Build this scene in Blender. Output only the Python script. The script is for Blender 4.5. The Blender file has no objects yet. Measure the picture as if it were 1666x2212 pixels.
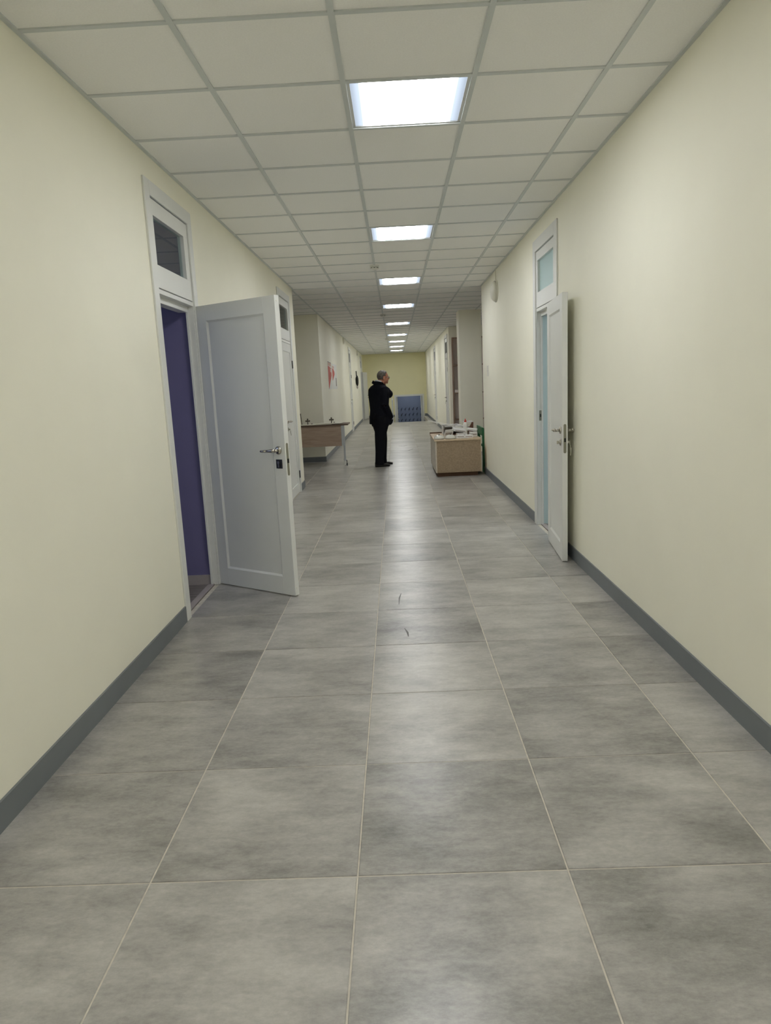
import bpy, bmesh, math, random
from mathutils import Matrix, Vector
random.seed(7)
PI = math.pi
SC = bpy.context.scene
COL = SC.collection

# ------------------------------------------------------------------ camera, world, exposure
EXPOSURE = 0.0
PANEL = 36.0          # brightness of the ceiling light diffusers
cd = bpy.data.cameras.new('camera')
cam = bpy.data.objects.new('camera', cd)
COL.objects.link(cam)
cd.sensor_fit = 'HORIZONTAL'
cd.sensor_width = 36.0
cd.lens = 36.0 * 1510.258 / 1666.0
cd.clip_start = 0.05
cd.clip_end = 200
H = 1.3887
cam.matrix_world = Matrix(((0.998834, 0.043233, 0.021506, 0.0),
                           (0.01345, 0.178643, -0.983822, 0.0),
                           (-0.046375, 0.982964, 0.177854, H),
                           (0, 0, 0, 1)))
SC.camera = cam
w = bpy.data.worlds.new('world')
SC.world = w
w.use_nodes = True
w.node_tree.nodes['Background'].inputs[0].default_value = (0.5, 0.55, 0.6, 1)
w.node_tree.nodes['Background'].inputs[1].default_value = 0.02
SC.view_settings.view_transform = 'Standard'
SC.view_settings.look = 'None'
SC.view_settings.gamma = 1.0
SC.view_settings.use_curve_mapping = False
SC.view_settings.exposure = EXPOSURE
SC.cycles.use_denoising = True
SC.cycles.use_adaptive_sampling = True
SC.cycles.adaptive_threshold = 0.03
SC.cycles.max_bounces = 12
SC.cycles.diffuse_bounces = 10
SC.cycles.glossy_bounces = 4
SC.cycles.transmission_bounces = 6
SC.cycles.sample_clamp_indirect = 8.0
SC.cycles.caustics_reflective = False
SC.cycles.caustics_refractive = False

# ------------------------------------------------------------------ helpers
def lin(c):
    return tuple((v / 12.92 if v <= 0.04045 else ((v + 0.055) / 1.055) ** 2.4) for v in [x / 255 for x in c]) + (1.0,)

class NT:
    def __init__(s, name):
        s.m = bpy.data.materials.new(name)
        s.m.use_nodes = True
        s.t = s.m.node_tree
        s.t.nodes.clear()
        s.out = s.t.nodes.new('ShaderNodeOutputMaterial')
    def n(s, typ, **kw):
        nd = s.t.nodes.new(typ)
        for k, v in kw.items():
            setattr(nd, k, v)
        return nd
    def l(s, a, b):
        s.t.links.new(a, b)

def pbr(name, col, rough=0.5, var=0.06, scale=8.0, metal=0.0, bump=0.0, bscale=60.0, stretch=(1, 1, 1), spec=0.5, coat=0.0):
    """painted / plain surface: base colour with a little procedural mottling"""
    k = NT(name)
    b = k.n('ShaderNodeBsdfPrincipled')
    k.l(b.outputs[0], k.out.inputs[0])
    tc = k.n('ShaderNodeTexCoord')
    mp = k.n('ShaderNodeMapping')
    mp.inputs['Scale'].default_value = stretch
    k.l(tc.outputs['Object'], mp.inputs[0])
    nz = k.n('ShaderNodeTexNoise')
    nz.inputs['Scale'].default_value = scale
    nz.inputs['Detail'].default_value = 4
    k.l(mp.outputs[0], nz.inputs['Vector'])
    c = lin(col)
    rp = k.n('ShaderNodeValToRGB')
    rp.color_ramp.elements[0].position = 0.3
    rp.color_ramp.elements[1].position = 0.7
    rp.color_ramp.elements[0].color = tuple(v * (1 - var) for v in c[:3]) + (1,)
    rp.color_ramp.elements[1].color = tuple(min(1, v * (1 + var)) for v in c[:3]) + (1,)
    k.l(nz.outputs['Fac'], rp.inputs[0])
    k.l(rp.outputs[0], b.inputs['Base Color'])
    b.inputs['Roughness'].default_value = rough
    b.inputs['Metallic'].default_value = metal
    b.inputs['Specular IOR Level'].default_value = spec
    if coat:
        b.inputs['Coat Weight'].default_value = coat
    if bump:
        n2 = k.n('ShaderNodeTexNoise')
        n2.inputs['Scale'].default_value = bscale
        n2.inputs['Detail'].default_value = 3
        k.l(mp.outputs[0], n2.inputs['Vector'])
        bp = k.n('ShaderNodeBump')
        bp.inputs['Strength'].default_value = bump
        bp.inputs['Distance'].default_value = 0.002
        k.l(n2.outputs['Fac'], bp.inputs['Height'])
        k.l(bp.outputs[0], b.inputs['Normal'])
    return k.m

def glass(name, tint=(225, 235, 235), rough=0.0):
    k = NT(name)
    tr = k.n('ShaderNodeBsdfTransparent')
    tr.inputs[0].default_value = lin(tint)
    gl = k.n('ShaderNodeBsdfGlossy')
    gl.inputs['Roughness'].default_value = rough
    fr = k.n('ShaderNodeFresnel')
    fr.inputs[0].default_value = 1.5
    ge = k.n('ShaderNodeNewGeometry')
    mb_ = k.n('ShaderNodeMath', operation='MULTIPLY_ADD')      # reflect at the outer faces only
    mb_.inputs[1].default_value = -1.0
    mb_.inputs[2].default_value = 1.0
    k.l(ge.outputs['Backfacing'], mb_.inputs[0])
    mm = k.n('ShaderNodeMath', operation='MULTIPLY')
    k.l(fr.outputs[0], mm.inputs[0])
    k.l(mb_.outputs[0], mm.inputs[1])
    mx = k.n('ShaderNodeMixShader')
    k.l(mm.outputs[0], mx.inputs[0])
    k.l(tr.outputs[0], mx.inputs[1])
    k.l(gl.outputs[0], mx.inputs[2])
    k.l(mx.outputs[0], k.out.inputs[0])
    return k.m

def make_floor_mat():
    k = NT('porcelain_floor_tile')
    b = k.n('ShaderNodeBsdfPrincipled')
    k.l(b.outputs[0], k.out.inputs[0])
    tc = k.n('ShaderNodeTexCoord')
    at = k.n('ShaderNodeAttribute', attribute_name='tile_id')
    sc = k.n('ShaderNodeVectorMath', operation='SCALE')
    sc.inputs['Scale'].default_value = 37.0
    k.l(at.outputs['Color'], sc.inputs[0])
    ad = k.n('ShaderNodeVectorMath', operation='ADD')
    k.l(tc.outputs['Object'], ad.inputs[0])
    k.l(sc.outputs[0], ad.inputs[1])
    def noise(scale, stretch, detail=6, rough=0.6, dist=0.0):
        mp = k.n('ShaderNodeMapping')
        mp.inputs['Scale'].default_value = stretch
        k.l(ad.outputs[0], mp.inputs[0])
        nz = k.n('ShaderNodeTexNoise')
        nz.inputs['Scale'].default_value = scale
        nz.inputs['Detail'].default_value = detail
        nz.inputs['Roughness'].default_value = rough
        nz.inputs['Distortion'].default_value = dist
        k.l(mp.outputs[0], nz.inputs['Vector'])
        return nz.outputs['Fac']
    big = noise(3.2, (0.85, 1.3, 1), 3, 0.5)
    streak = noise(10.0, (0.7, 1.7, 1), 6, 0.70)
    fine = noise(55.0, (0.8, 1.4, 1), 5, 0.75)
    def math_(op, a, bb):
        m = k.n('ShaderNodeMath', operation=op)
        for i, v in enumerate((a, bb)):
            if isinstance(v, (int, float)):
                m.inputs[i].default_value = v
            else:
                k.l(v, m.inputs[i])
        return m.outputs[0]
    s = math_('ADD', math_('MULTIPLY', big, 0.42), math_('MULTIPLY', streak, 0.34))
    s = math_('ADD', s, math_('MULTIPLY', fine, 0.24))
    sepc = k.n('ShaderNodeSeparateColor')
    k.l(at.outputs['Color'], sepc.inputs[0])
    s = math_('ADD', s, math_('MULTIPLY', math_('SUBTRACT', sepc.outputs[1], 0.5), 0.10))
    rp = k.n('ShaderNodeValToRGB')
    e = rp.color_ramp.elements
    e[0].position, e[0].color = 0.32, lin((110, 108, 105))
    e[1].position, e[1].color = 0.68, lin((194, 191, 186))
    k.l(s, rp.inputs[0])
    k.l(rp.outputs[0], b.inputs['Base Color'])
    rr = k.n('ShaderNodeMapRange')
    rr.inputs[1].default_value, rr.inputs[2].default_value = 0.3, 0.7
    rr.inputs[3].default_value, rr.inputs[4].default_value = 0.285, 0.32
    k.l(big, rr.inputs[0])
    k.l(rr.outputs[0], b.inputs['Roughness'])
    b.inputs['Specular IOR Level'].default_value = 0.5
    bp = k.n('ShaderNodeBump')
    bp.inputs['Strength'].default_value = 0.12
    bp.inputs['Distance'].default_value = 0.0012
    k.l(math_('ADD', streak, math_('MULTIPLY', fine, 0.4)), bp.inputs['Height'])
    k.l(bp.outputs[0], b.inputs['Normal'])
    return k.m

def make_wood(name, c0, c1, axis=(1, 1, 1), scale=6.0, rough=0.5):
    k = NT(name)
    b = k.n('ShaderNodeBsdfPrincipled')
    k.l(b.outputs[0], k.out.inputs[0])
    tc = k.n('ShaderNodeTexCoord')
    mp = k.n('ShaderNodeMapping')
    mp.inputs['Scale'].default_value = axis
    k.l(tc.outputs['Object'], mp.inputs[0])
    nz = k.n('ShaderNodeTexNoise')
    nz.inputs['Scale'].default_value = scale
    nz.inputs['Detail'].default_value = 7
    nz.inputs['Roughness'].default_value = 0.65
    nz.inputs['Distortion'].default_value = 0.5
    k.l(mp.outputs[0], nz.inputs['Vector'])
    rp = k.n('ShaderNodeValToRGB')
    rp.color_ramp.elements[0].position, rp.color_ramp.elements[0].color = 0.3, lin(c0)
    rp.color_ramp.elements[1].position, rp.color_ramp.elements[1].color = 0.7, lin(c1)
    k.l(nz.outputs['Fac'], rp.inputs[0])
    k.l(rp.outputs[0], b.inputs['Base Color'])
    b.inputs['Roughness'].default_value = rough
    return k.m

def make_diffuser():
    """lit troffer diffuser: four tubes glowing behind it"""
    k = NT('lit_diffuser')
    em = k.n('ShaderNodeEmission')
    k.l(em.outputs[0], k.out.inputs[0])
    tc = k.n('ShaderNodeTexCoord')
    sp = k.n('ShaderNodeSeparateXYZ')
    k.l(tc.outputs['Generated'], sp.inputs[0])
    rp = k.n('ShaderNodeValToRGB')
    cr = rp.color_ramp
    cr.interpolation = 'EASE'
    pts = [(0.0, 0.02), (0.07, 0.03), (0.155, 0.9), (0.20, 1.0), (0.295, 0.22), (0.37, 0.95), (0.41, 1.0), (0.50, 0.22),
           (0.585, 1.0), (0.63, 0.95), (0.705, 0.22), (0.80, 1.0), (0.845, 0.9), (0.93, 0.03), (1.0, 0.02)]
    cr.elements[0].position, cr.elements[0].color = pts[0][0], (pts[0][1],) * 3 + (1,)
    cr.elements[1].position, cr.elements[1].color = pts[-1][0], (pts[-1][1],) * 3 + (1,)
    for p, v in pts[1:-1]:
        e = cr.elements.new(p)
        e.color = (v, v, v, 1)
    k.l(sp.outputs[0], rp.inputs[0])
    tint = k.n('ShaderNodeMix', data_type='RGBA')
    tint.inputs['A'].default_value = (0.72, 0.84, 1.0, 1)
    tint.inputs['B'].default_value = (1.0, 0.985, 0.955, 1)
    k.l(rp.outputs[0], tint.inputs['Factor'])
    k.l(tint.outputs['Result'], em.inputs[0])
    mu = k.n('ShaderNodeMath', operation='MULTIPLY')
    mu.inputs[1].default_value = PANEL
    k.l(rp.outputs[0], mu.inputs[0])
    k.l(mu.outputs[0], em.inputs[1])
    return k.m

M = {}
M['wall'] = pbr('cream_wall_paint', (245, 242.5, 227), 0.55, 0.012, 3.0, bump=0.05, bscale=220)
M['endwall'] = pbr('end_wall_yellow_cast', (236, 231, 190), 0.55, 0.012, 3.0, bump=0.05, bscale=220)  # yellow cast of the far end's light put into the wall colour
M['ceil'] = pbr('mineral_ceiling_tile', (243, 243, 242), 0.9, 0.025, 140.0, bump=0.25, bscale=260)
M['tbar'] = pbr('ceiling_grid_metal', (204, 209, 210), 0.5, 0.02)
M['tile'] = make_floor_mat()
M['grout'] = pbr('floor_grout', (206, 200, 188), 0.9, 0.12, 30)
M['base'] = pbr('grey_baseboard', (116, 121, 126), 0.45, 0.03, 5)
M['white'] = pbr('white_door_paint', (224, 225, 223), 0.38, 0.012, 4)
M['chrome'] = pbr('satin_nickel', (190, 186, 178), 0.22, 0.05, 20, metal=1.0)
M['steel'] = pbr('lock_steel', (150, 148, 135), 0.4, 0.05, 20, metal=0.8)
M['dark'] = pbr('dark_recess', (40, 40, 38), 0.6, 0.1)
M['hinge'] = pbr('dark_hinge_metal', (92, 92, 90), 0.4, 0.05, metal=0.6)
M['black'] = pbr('black_plate', (28, 28, 34), 0.35, 0.1)
M['purple'] = pbr('violet_wall_paint', (112, 108, 148), 0.6, 0.02)
M['bluewall'] = pbr('pale_blue_wall_paint', (200, 217, 219), 0.6, 0.02)
M['greybase'] = pbr('light_grey_skirting', (168, 160, 158), 0.6, 0.05)
M['laminate'] = make_wood('grey_brown_laminate', (92, 86, 84), (140, 132, 128), (1, 8, 1), 4.0)
M['glass'] = glass('clear_pane')
M['diff'] = make_diffuser()
k = NT('bluish_fill_pane')  # emissive pane added to throw bluish light through the left doorway
em = k.n('ShaderNodeEmission')
em.inputs[0].default_value = (0.62, 0.74, 1.0, 1)
em.inputs[1].default_value = 1.5
k.l(em.outputs[0], k.out.inputs[0])
M['fillpane'] = k.m
k = NT('frosted_pane')
b = k.n('ShaderNodeBsdfTranslucent')
b.inputs[0].default_value = lin((236, 246, 246))
g_ = k.n('ShaderNodeBsdfPrincipled')
g_.inputs['Base Color'].default_value = lin((205, 222, 222))
g_.inputs['Roughness'].default_value = 0.35
mx = k.n('ShaderNodeMixShader')
mx.inputs[0].default_value = 0.45
k.l(b.outputs[0], mx.inputs[1])
k.l(g_.outputs[0], mx.inputs[2])
k.l(mx.outputs[0], k.out.inputs[0])
M['frost'] = k.m
M['frame'] = pbr('troffer_frame_paint', (205, 207, 206), 0.5, 0.02)
M['plastic'] = pbr('white_plastic', (226, 226, 220), 0.4, 0.015)
M['ivory'] = pbr('ivory_plastic', (230, 228, 216), 0.4, 0.02)
M['chip'] = pbr('raw_chipboard', (160, 141, 118), 0.75, 0.16, 45, bump=0.2, bscale=120)
M['chipedge'] = pbr('chipboard_edge_band', (205, 184, 158), 0.6, 0.08, 30)
M['ltwood'] = make_wood('pale_laminate', (190, 180, 166), (214, 206, 194), (6, 1, 6), 3.0, 0.45)
M['plinth'] = pbr('brown_plinth', (92, 66, 46), 0.7, 0.1)
M['desk'] = make_wood('walnut_panel', (158, 136, 120), (184, 164, 148), (1, 1, 9), 3.0, 0.45)
M['deskedge'] = make_wood('dark_walnut_edge', (84, 66, 52), (112, 90, 74), (1, 6, 6), 4.0, 0.45)
M['legmetal'] = pbr('pale_grey_leg_metal', (196, 200, 206), 0.35, 0.03, metal=0.2)
M['rubber'] = pbr('black_rubber', (34, 34, 34), 0.6, 0.1)
M['sheet'] = pbr('white_sheet_board', (226, 222, 208), 0.55, 0.05, 6)
M['carton'] = pbr('white_carton', (226, 226, 226), 0.55, 0.05, 10)
M['brownin'] = pbr('brown_box_inside', (110, 76, 62), 0.7, 0.12, 12)
M['brass'] = pbr('dull_bronze', (96, 90, 78), 0.4, 0.1, 20, metal=0.5)
M['lampglass'] = pbr('white_lamp_dome', (205, 205, 198), 0.25, 0.04, 6)
M['red'] = pbr('red_cap_plastic', (196, 44, 30), 0.4, 0.05)
M['bottle'] = pbr('milky_bottle_plastic', (228, 228, 226), 0.3, 0.02)
M['green'] = pbr('green_wood_paint', (52, 118, 78), 0.4, 0.10, 14)
M['wire'] = pbr('grey_wire', (110, 108, 100), 0.4, 0.1, metal=0.6)
M['mauve'] = pbr('mauve_back_panel', (226, 214, 210), 0.7, 0.04)
M['shelfedge'] = pbr('brown_shelf_edge', (140, 116, 102), 0.6, 0.08)
M['paper'] = pbr('white_paper', (232, 232, 228), 0.6, 0.01)
M['posterred'] = pbr('red_print', (206, 92, 84), 0.6, 0.04)
M['posterpink'] = pbr('pink_print', (214, 178, 164), 0.6, 0.05)
M['posterdark'] = pbr('dark_print', (112, 92, 78), 0.6, 0.1)
M['rackblue'] = pbr('slate_blue_board', (108, 118, 144), 0.5, 0.03)
M['navy'] = pbr('navy_hook', (28, 38, 66), 0.45, 0.1)
M['suit'] = pbr('black_suit_cloth', (17, 19, 27), 0.85, 0.12, 200, spec=0.2)
M['trouser'] = pbr('black_trouser_cloth', (16, 17, 23), 0.85, 0.12, 200, spec=0.2)
M['shoe'] = pbr('black_shoe_leather', (22, 20, 20), 0.3, 0.1)
M['skin'] = pbr('skin', (196, 136, 112), 0.5, 0.06, 25)
M['hair'] = pbr('grey_hair', (100, 94, 88), 0.7, 0.55, 55, stretch=(1, 1, 0.5))
M['shirt'] = pbr('white_shirt_cloth', (226, 228, 234), 0.7, 0.02)
M['lens'] = glass('spectacle_lens')
M['pouch'] = pbr('black_pouch_fabric', (24, 24, 20), 0.8, 0.1)

class MB:
    """collects shapes and links them as ONE mesh object"""
    def __init__(s):
        s.v, s.f, s.mi = [], [], []
    def add(s, vs, fs, mi=0):
        o = len(s.v)
        s.v += [tuple(v) for v in vs]
        for f in fs:
            s.f.append([i + o for i in f])
            s.mi.append(mi)
        return s
    def box(s, x0, x1, y0, y1, z0, z1, mi=0):
        if x0 > x1: x0, x1 = x1, x0
        if y0 > y1: y0, y1 = y1, y0
        if z0 > z1: z0, z1 = z1, z0
        vs = [(x, y, z) for z in (z0, z1) for y in (y0, y1) for x in (x0, x1)]
        return s.add(vs, [(0, 2, 3, 1), (4, 5, 7, 6), (0, 1, 5, 4), (2, 6, 7, 3), (0, 4, 6, 2), (1, 3, 7, 5)], mi)
    def obox(s, c, size, rot=(0, 0, 0), mi=0):
        from mathutils import Euler
        R = Euler(rot).to_matrix()
        h = [q / 2 for q in size]
        vs = [Vector(c) + R @ Vector((x, y, z)) for z in (-h[2], h[2]) for y in (-h[1], h[1]) for x in (-h[0], h[0])]
        return s.add(vs, [(0, 2, 3, 1), (4, 5, 7, 6), (0, 1, 5, 4), (2, 6, 7, 3), (0, 4, 6, 2), (1, 3, 7, 5)], mi)
    def tube(s, pts, rad, n=12, mi=0, cap=True):
        pts = [Vector(p) for p in pts]
        rads = rad if isinstance(rad, (list, tuple)) else [rad] * len(pts)
        rings = []
        up = None
        for i, p in enumerate(pts):
            d = (pts[min(i + 1, len(pts) - 1)] - pts[max(i - 1, 0)]).normalized()
            if up is None:
                up = Vector((0, 0, 1)) if abs(d.z) < 0.9 else Vector((1, 0, 0))
            a = d.cross(up)
            if a.length < 1e-5:
                a = d.cross(Vector((0, 1, 0)))
            a.normalize()
            b2 = a.cross(d).normalized()
            up = b2
            rings.append([p + (a * math.cos(2 * PI * j / n) + b2 * math.sin(2 * PI * j / n)) * rads[i] for j in range(n)])
        return s.loft(rings, mi, cap)
    def loft(s, rings, mi=0, cap=True):
        n = len(rings[0])
        vs = [p for r in rings for p in r]
        fs = []
        for i in range(len(rings) - 1):
            for j in range(n):
                fs.append((i * n + j, i * n + (j + 1) % n, (i + 1) * n + (j + 1) % n, (i + 1) * n + j))
        if cap:
            fs.append(tuple(reversed(range(n))))
            fs.append(tuple((len(rings) - 1) * n + j for j in range(n)))
        return s.add(vs, fs, mi)
    def lathe(s, prof, c=(0, 0, 0), axis='z', n=24, mi=0, sx=1, sy=1):
        c = Vector(c)
        rings = []
        for r, h in prof:
            ring = []
            for j in range(n):
                a = 2 * PI * j / n
                u, v = r * math.cos(a) * sx, r * math.sin(a) * sy
                if axis == 'z': q = Vector((u, v, h))
                elif axis == 'x': q = Vector((h, u, v))
                else: q = Vector((u, h, v))
                ring.append(c + q)
            rings.append(ring)
        return s.loft(rings, mi, True)
    def ell(s, c, r, rot=None, nu=16, nv=10, mi=0):
        c = Vector(c)
        rings = []
        for i in range(nv + 1):
            t = PI * i / nv
            rr, h = max(math.sin(t), 0.02), -math.cos(t)
            ring = []
            for j in range(nu):
                a = 2 * PI * j / nu
                q = Vector((r[0] * rr * math.cos(a), r[1] * rr * math.sin(a), r[2] * h))
                if rot is not None:
                    q = rot @ q
                ring.append(c + q)
            rings.append(ring)
        return s.loft(rings, mi, True)
    def prism(s, poly, axis, a0, a1, mi=0):
        """poly: 2D outline; axis 'x': (y,z), 'y': (x,z), 'z': (x,y)"""
        def P(p, a):
            return {'x': (a, p[0], p[1]), 'y': (p[0], a, p[1]), 'z': (p[0], p[1], a)}[axis]
        n = len(poly)
        vs = [P(p, a0) for p in poly] + [P(p, a1) for p in poly]
        fs = [tuple(range(n)), tuple(reversed(range(n, 2 * n)))]
        for j in range(n):
            fs.append((j, n + j, n + (j + 1) % n, (j + 1) % n))
        return s.add(vs, fs, mi)
    def build(s, name, mats, parent=None, smooth=False, bevel=0.0, org=None, remesh=None):
        """org: world point that becomes the object's origin (defaults to the parent's spot)"""
        me = bpy.data.meshes.new(name)
        base = Vector((0, 0, 0))
        if org is not None:
            base = Vector(org)
        elif parent is not None and parent.get('_w') is not None:
            base = Vector(parent['_w'])
        me.from_pydata([tuple(Vector(v) - base) for v in s.v], [], s.f)
        if not isinstance(mats, (list, tuple)):
            mats = [mats]
        for m in mats:
            me.materials.append(m)
        for p, mi in zip(me.polygons, s.mi):
            p.material_index = mi
        bm = bmesh.new()
        bm.from_mesh(me)
        bmesh.ops.recalc_face_normals(bm, faces=bm.faces)
        bm.to_mesh(me)
        bm.free()
        o = bpy.data.objects.new(name, me)
        COL.objects.link(o)
        if parent is not None:
            o.parent = parent
        else:
            o.location = base
        if remesh:
            vox, it = remesh
            md = o.modifiers.new('remesh', 'REMESH')
            md.mode = 'VOXEL'
            md.voxel_size = vox
            sm = o.modifiers.new('smooth', 'SMOOTH')
            sm.factor = 0.5
            sm.iterations = it
            dg = bpy.context.evaluated_depsgraph_get()
            me2 = bpy.data.meshes.new_from_object(o.evaluated_get(dg))
            o.modifiers.clear()
            o.data = me2
            bpy.data.meshes.remove(me)
            me = me2
            me.name = name
            smooth = True
        if smooth:
            for p in me.polygons:
                p.use_smooth = True
        if bevel:
            md = o.modifiers.new('bevel', 'BEVEL')
            md.width = bevel
            md.segments = 2
            md.limit_method = 'ANGLE'
            md.angle_limit = math.radians(40)
        return o

def tag(o, label, cat, group=None, kind=None):
    o['label'] = label
    o['category'] = cat
    if group: o['group'] = group
    if kind: o['kind'] = kind
    return o

def thing(name, loc, label, cat, group=None, kind=None):
    o = bpy.data.objects.new(name, None)
    o.empty_display_size = 0.1
    COL.objects.link(o)
    o.location = loc
    o['_w'] = list(loc)
    return tag(o, label, cat, group, kind)

def struct(mb, name, mats, label, cat, **kw):
    return tag(mb.build(name, mats, **kw), label, cat, kind='structure')

def copy_tree(o, parent=None):
    c = o.copy()
    COL.objects.link(c)
    if parent: c.parent = parent
    for ch in list(o.children):
        copy_tree(ch, c)
    return c

# ------------------------------------------------------------------ the shell
CE = 2.758
XL, XR = -1.366, 1.322          # near corridor walls
XLF, XRF = -1.39, 1.372         # far corridor walls
YB, YE = -5.0, 31.2
YL1, YL2 = 10.0, 13.42          # left lobby opening
YR1, YR2 = 10.68, 17.8          # right lobby opening
WX0, WX1 = -4.5, 4.2
YF = 26.6                       # where the floor drops to the stairs
PIT = (-0.10, 1.215)
LOW = -1.12

def wall_y(X, n, y0, y1, openings, th=0.10, z0=0.0):
    """wall whose visible face is x = X and looks along n; openings are (y0, y1, z0, z1)"""
    mb = MB()
    xa, xb = X, X - n * th
    y = y0
    for a, b2, za, zb in sorted(openings):
        mb.box(xa, xb, y, a, z0, CE)
        mb.box(xa, xb, a, b2, zb, CE)
        if za > z0: mb.box(xa, xb, a, b2, z0, za)
        y = b2
    mb.box(xa, xb, y, y1, z0, CE)
    return mb

DW = 0.045                       # how far the wall opening lies inside the casing's outer edge
D1 = (4.150, 5.062)
D2 = (8.640, 9.600)
D3 = (5.780, 6.740)
D4 = (21.85, 22.75)
D5 = (28.95, 30.15)
D6 = (18.25, 19.20)
D7 = (23.55, 24.50)
def op(D, top=2.575): return (D[0] + DW, D[1] - DW, 0.0, top)

struct(wall_y(XL, 1, YB, YL1, [op(D1), op(D2)]), 'wall_left', M['wall'], 'cream near left corridor wall with two white doors', 'wall')
struct(wall_y(XR, -1, YB, YR1, [op(D3)]), 'wall_right', M['wall'], 'cream near right corridor wall with the open white door', 'wall')
struct(wall_y(XLF, 1, YL2, YE, [op(D4), op(D5)]), 'wall_left_far', M['wall'], 'cream far left corridor wall with red posters', 'wall')
struct(wall_y(XRF, -1, YR2, YE, [op(D6), op(D7)]), 'wall_right_far', M['wall'], 'cream far right corridor wall with two closed doors', 'wall')
struct(MB().box(WX0, XLF - 0.10, YL2, YL2 + 0.15, 0, CE), 'wall_left_recess', M['wall'], 'cream wall of the left recess behind the folding table', 'wall')
struct(MB().box(XRF + 0.10, WX1, YR2, YR2 + 0.15, 0, CE), 'wall_right_recess', M['wall'], 'cream wall of the right recess behind the pillar', 'wall')
struct(MB().box(WX0, XL - 0.10, YL1 - 0.15, YL1, 0, CE), 'wall_left_return', M['wall'], 'cream return wall at the end of the near left wall', 'wall')
struct(MB().box(XR + 0.10, WX1, YR1 - 0.15, YR1, 0, CE), 'wall_right_return', M['wall'], 'cream return wall at the end of the near right wall', 'wall')
struct(MB().box(WX0 - 0.15, WX0, YB, YE, 0, CE), 'wall_left_outer', M['wall'], 'outer wall closing the left recess', 'wall')
struct(MB().box(WX1, WX1 + 0.15, YB, YE, 0, CE), 'wall_right_outer', M['wall'], 'outer wall closing the right recess', 'wall')
struct(MB().box(WX0, WX1, YB - 0.15, YB, 0, CE), 'wall_back', M['wall'], 'cream wall at the near end of the corridor', 'wall')
DE = (-0.055, 1.245, 0.955)     # end doorway: x0, x1, top
mb = MB()
mb.box(WX0, DE[0] + 0.05, YE, YE + 0.2, LOW, CE)
mb.box(DE[1] - 0.05, WX1, YE, YE + 0.2, LOW, CE)
mb.box(DE[0] + 0.05, DE[1] - 0.05, YE, YE + 0.2, DE[2] - 0.04, CE)
struct(mb, 'wall_far', M['endwall'], 'yellow-cream end wall above the low blue doorway', 'wall')
mb = MB().box(1.285, 1.722, 14.05, 14.5, 0, CE)
struct(mb, 'wall_pillar', M['wall'], 'square cream pillar standing in the right recess', 'pillar')

# ---- floor: separate bevelled tiles with open joints over the grout
TS, GX, GY = 0.60475, -0.16899, 1.79768
mb = MB()
gap, bev, dep = 0.0024, 0.002, 0.004
ids = []
def floor_tile(x0, x1, y0, y1, rid):
    vs = []
    for ins, z in ((gap, -dep), (gap, -bev), (gap + bev, 0.0)):
        vs += [(x0 + ins, y0 + ins, z), (x1 - ins, y0 + ins, z), (x1 - ins, y1 - ins, z), (x0 + ins, y1 - ins, z)]
    fs = [(8, 9, 10, 11)]
    for a in (0, 4):
        for j in range(4):
            fs.append((a + j, a + (j + 1) % 4, a + 4 + (j + 1) % 4, a + 4 + j))
    mb.add(vs, fs, 0)
    ids.extend([rid] * len(fs))
def regions(y):
    """x spans of the floor at depth y"""
    if y < YL1: x0 = XL
    elif y < YL2: x0 = WX0
    else: x0 = XLF
    if y < YR1: x1 = XR
    elif y < YR2: x1 = WX1
    else: x1 = XRF
    return x0, x1
cuts = sorted({YB, YL1, YL2, YR1, YR2, YF})
row = math.floor((YB - GY) / TS)
while GY + row * TS < YF:
    ya, yb = max(GY + row * TS, YB), min(GY + (row + 1) * TS, YF)
    pieces = [ya] + [c for c in cuts if ya + 0.01 < c < yb - 0.01] + [yb]
    x_all0, x_all1 = WX0, WX1
    ci = math.floor((WX0 - GX) / TS)
    while GX + ci * TS < WX1:
        rid = (random.random(), random.random(), random.random(), 1)
        for a, b2 in zip(pieces[:-1], pieces[1:]):
            r0, r1 = regions((a + b2) / 2)
            xa, xb = max(GX + ci * TS, r0), min(GX + (ci + 1) * TS, r1)
            if xb - xa > 0.012 and b2 - a > 0.012:
                floor_tile(xa, xb, a, b2, rid)
        ci += 1
    row += 1
# strips beside the stair opening
for xa, xb in ((XLF, PIT[0]), (PIT[1], XRF)):
    y = YF
    while y < YE:
        floor_tile(xa, xb, y, min(y + TS, YE), (random.random(), random.random(), random.random(), 1))
        y += TS
nt = len(mb.f)
mb.box(WX0, WX1, YB, YF, -0.15, -dep + 0.0012, 1)
mb.box(WX0, PIT[0], YF, YE, -0.15, -dep + 0.0012, 1)
mb.box(PIT[1], WX1, YF, YE, -0.15, -dep + 0.0012, 1)
fl = mb.build('floor', [M['tile'], M['grout']])
tag(fl, 'grey concrete-look porcelain tile floor with pale joints', 'floor', kind='structure')
at = fl.data.color_attributes.new('tile_id', 'FLOAT_COLOR', 'CORNER')
ids += [(0, 0, 0, 1)] * (len(mb.f) - nt)
for p in fl.data.polygons:
    for li in p.loop_indices:
        at.data[li].color = ids[p.index]
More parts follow.
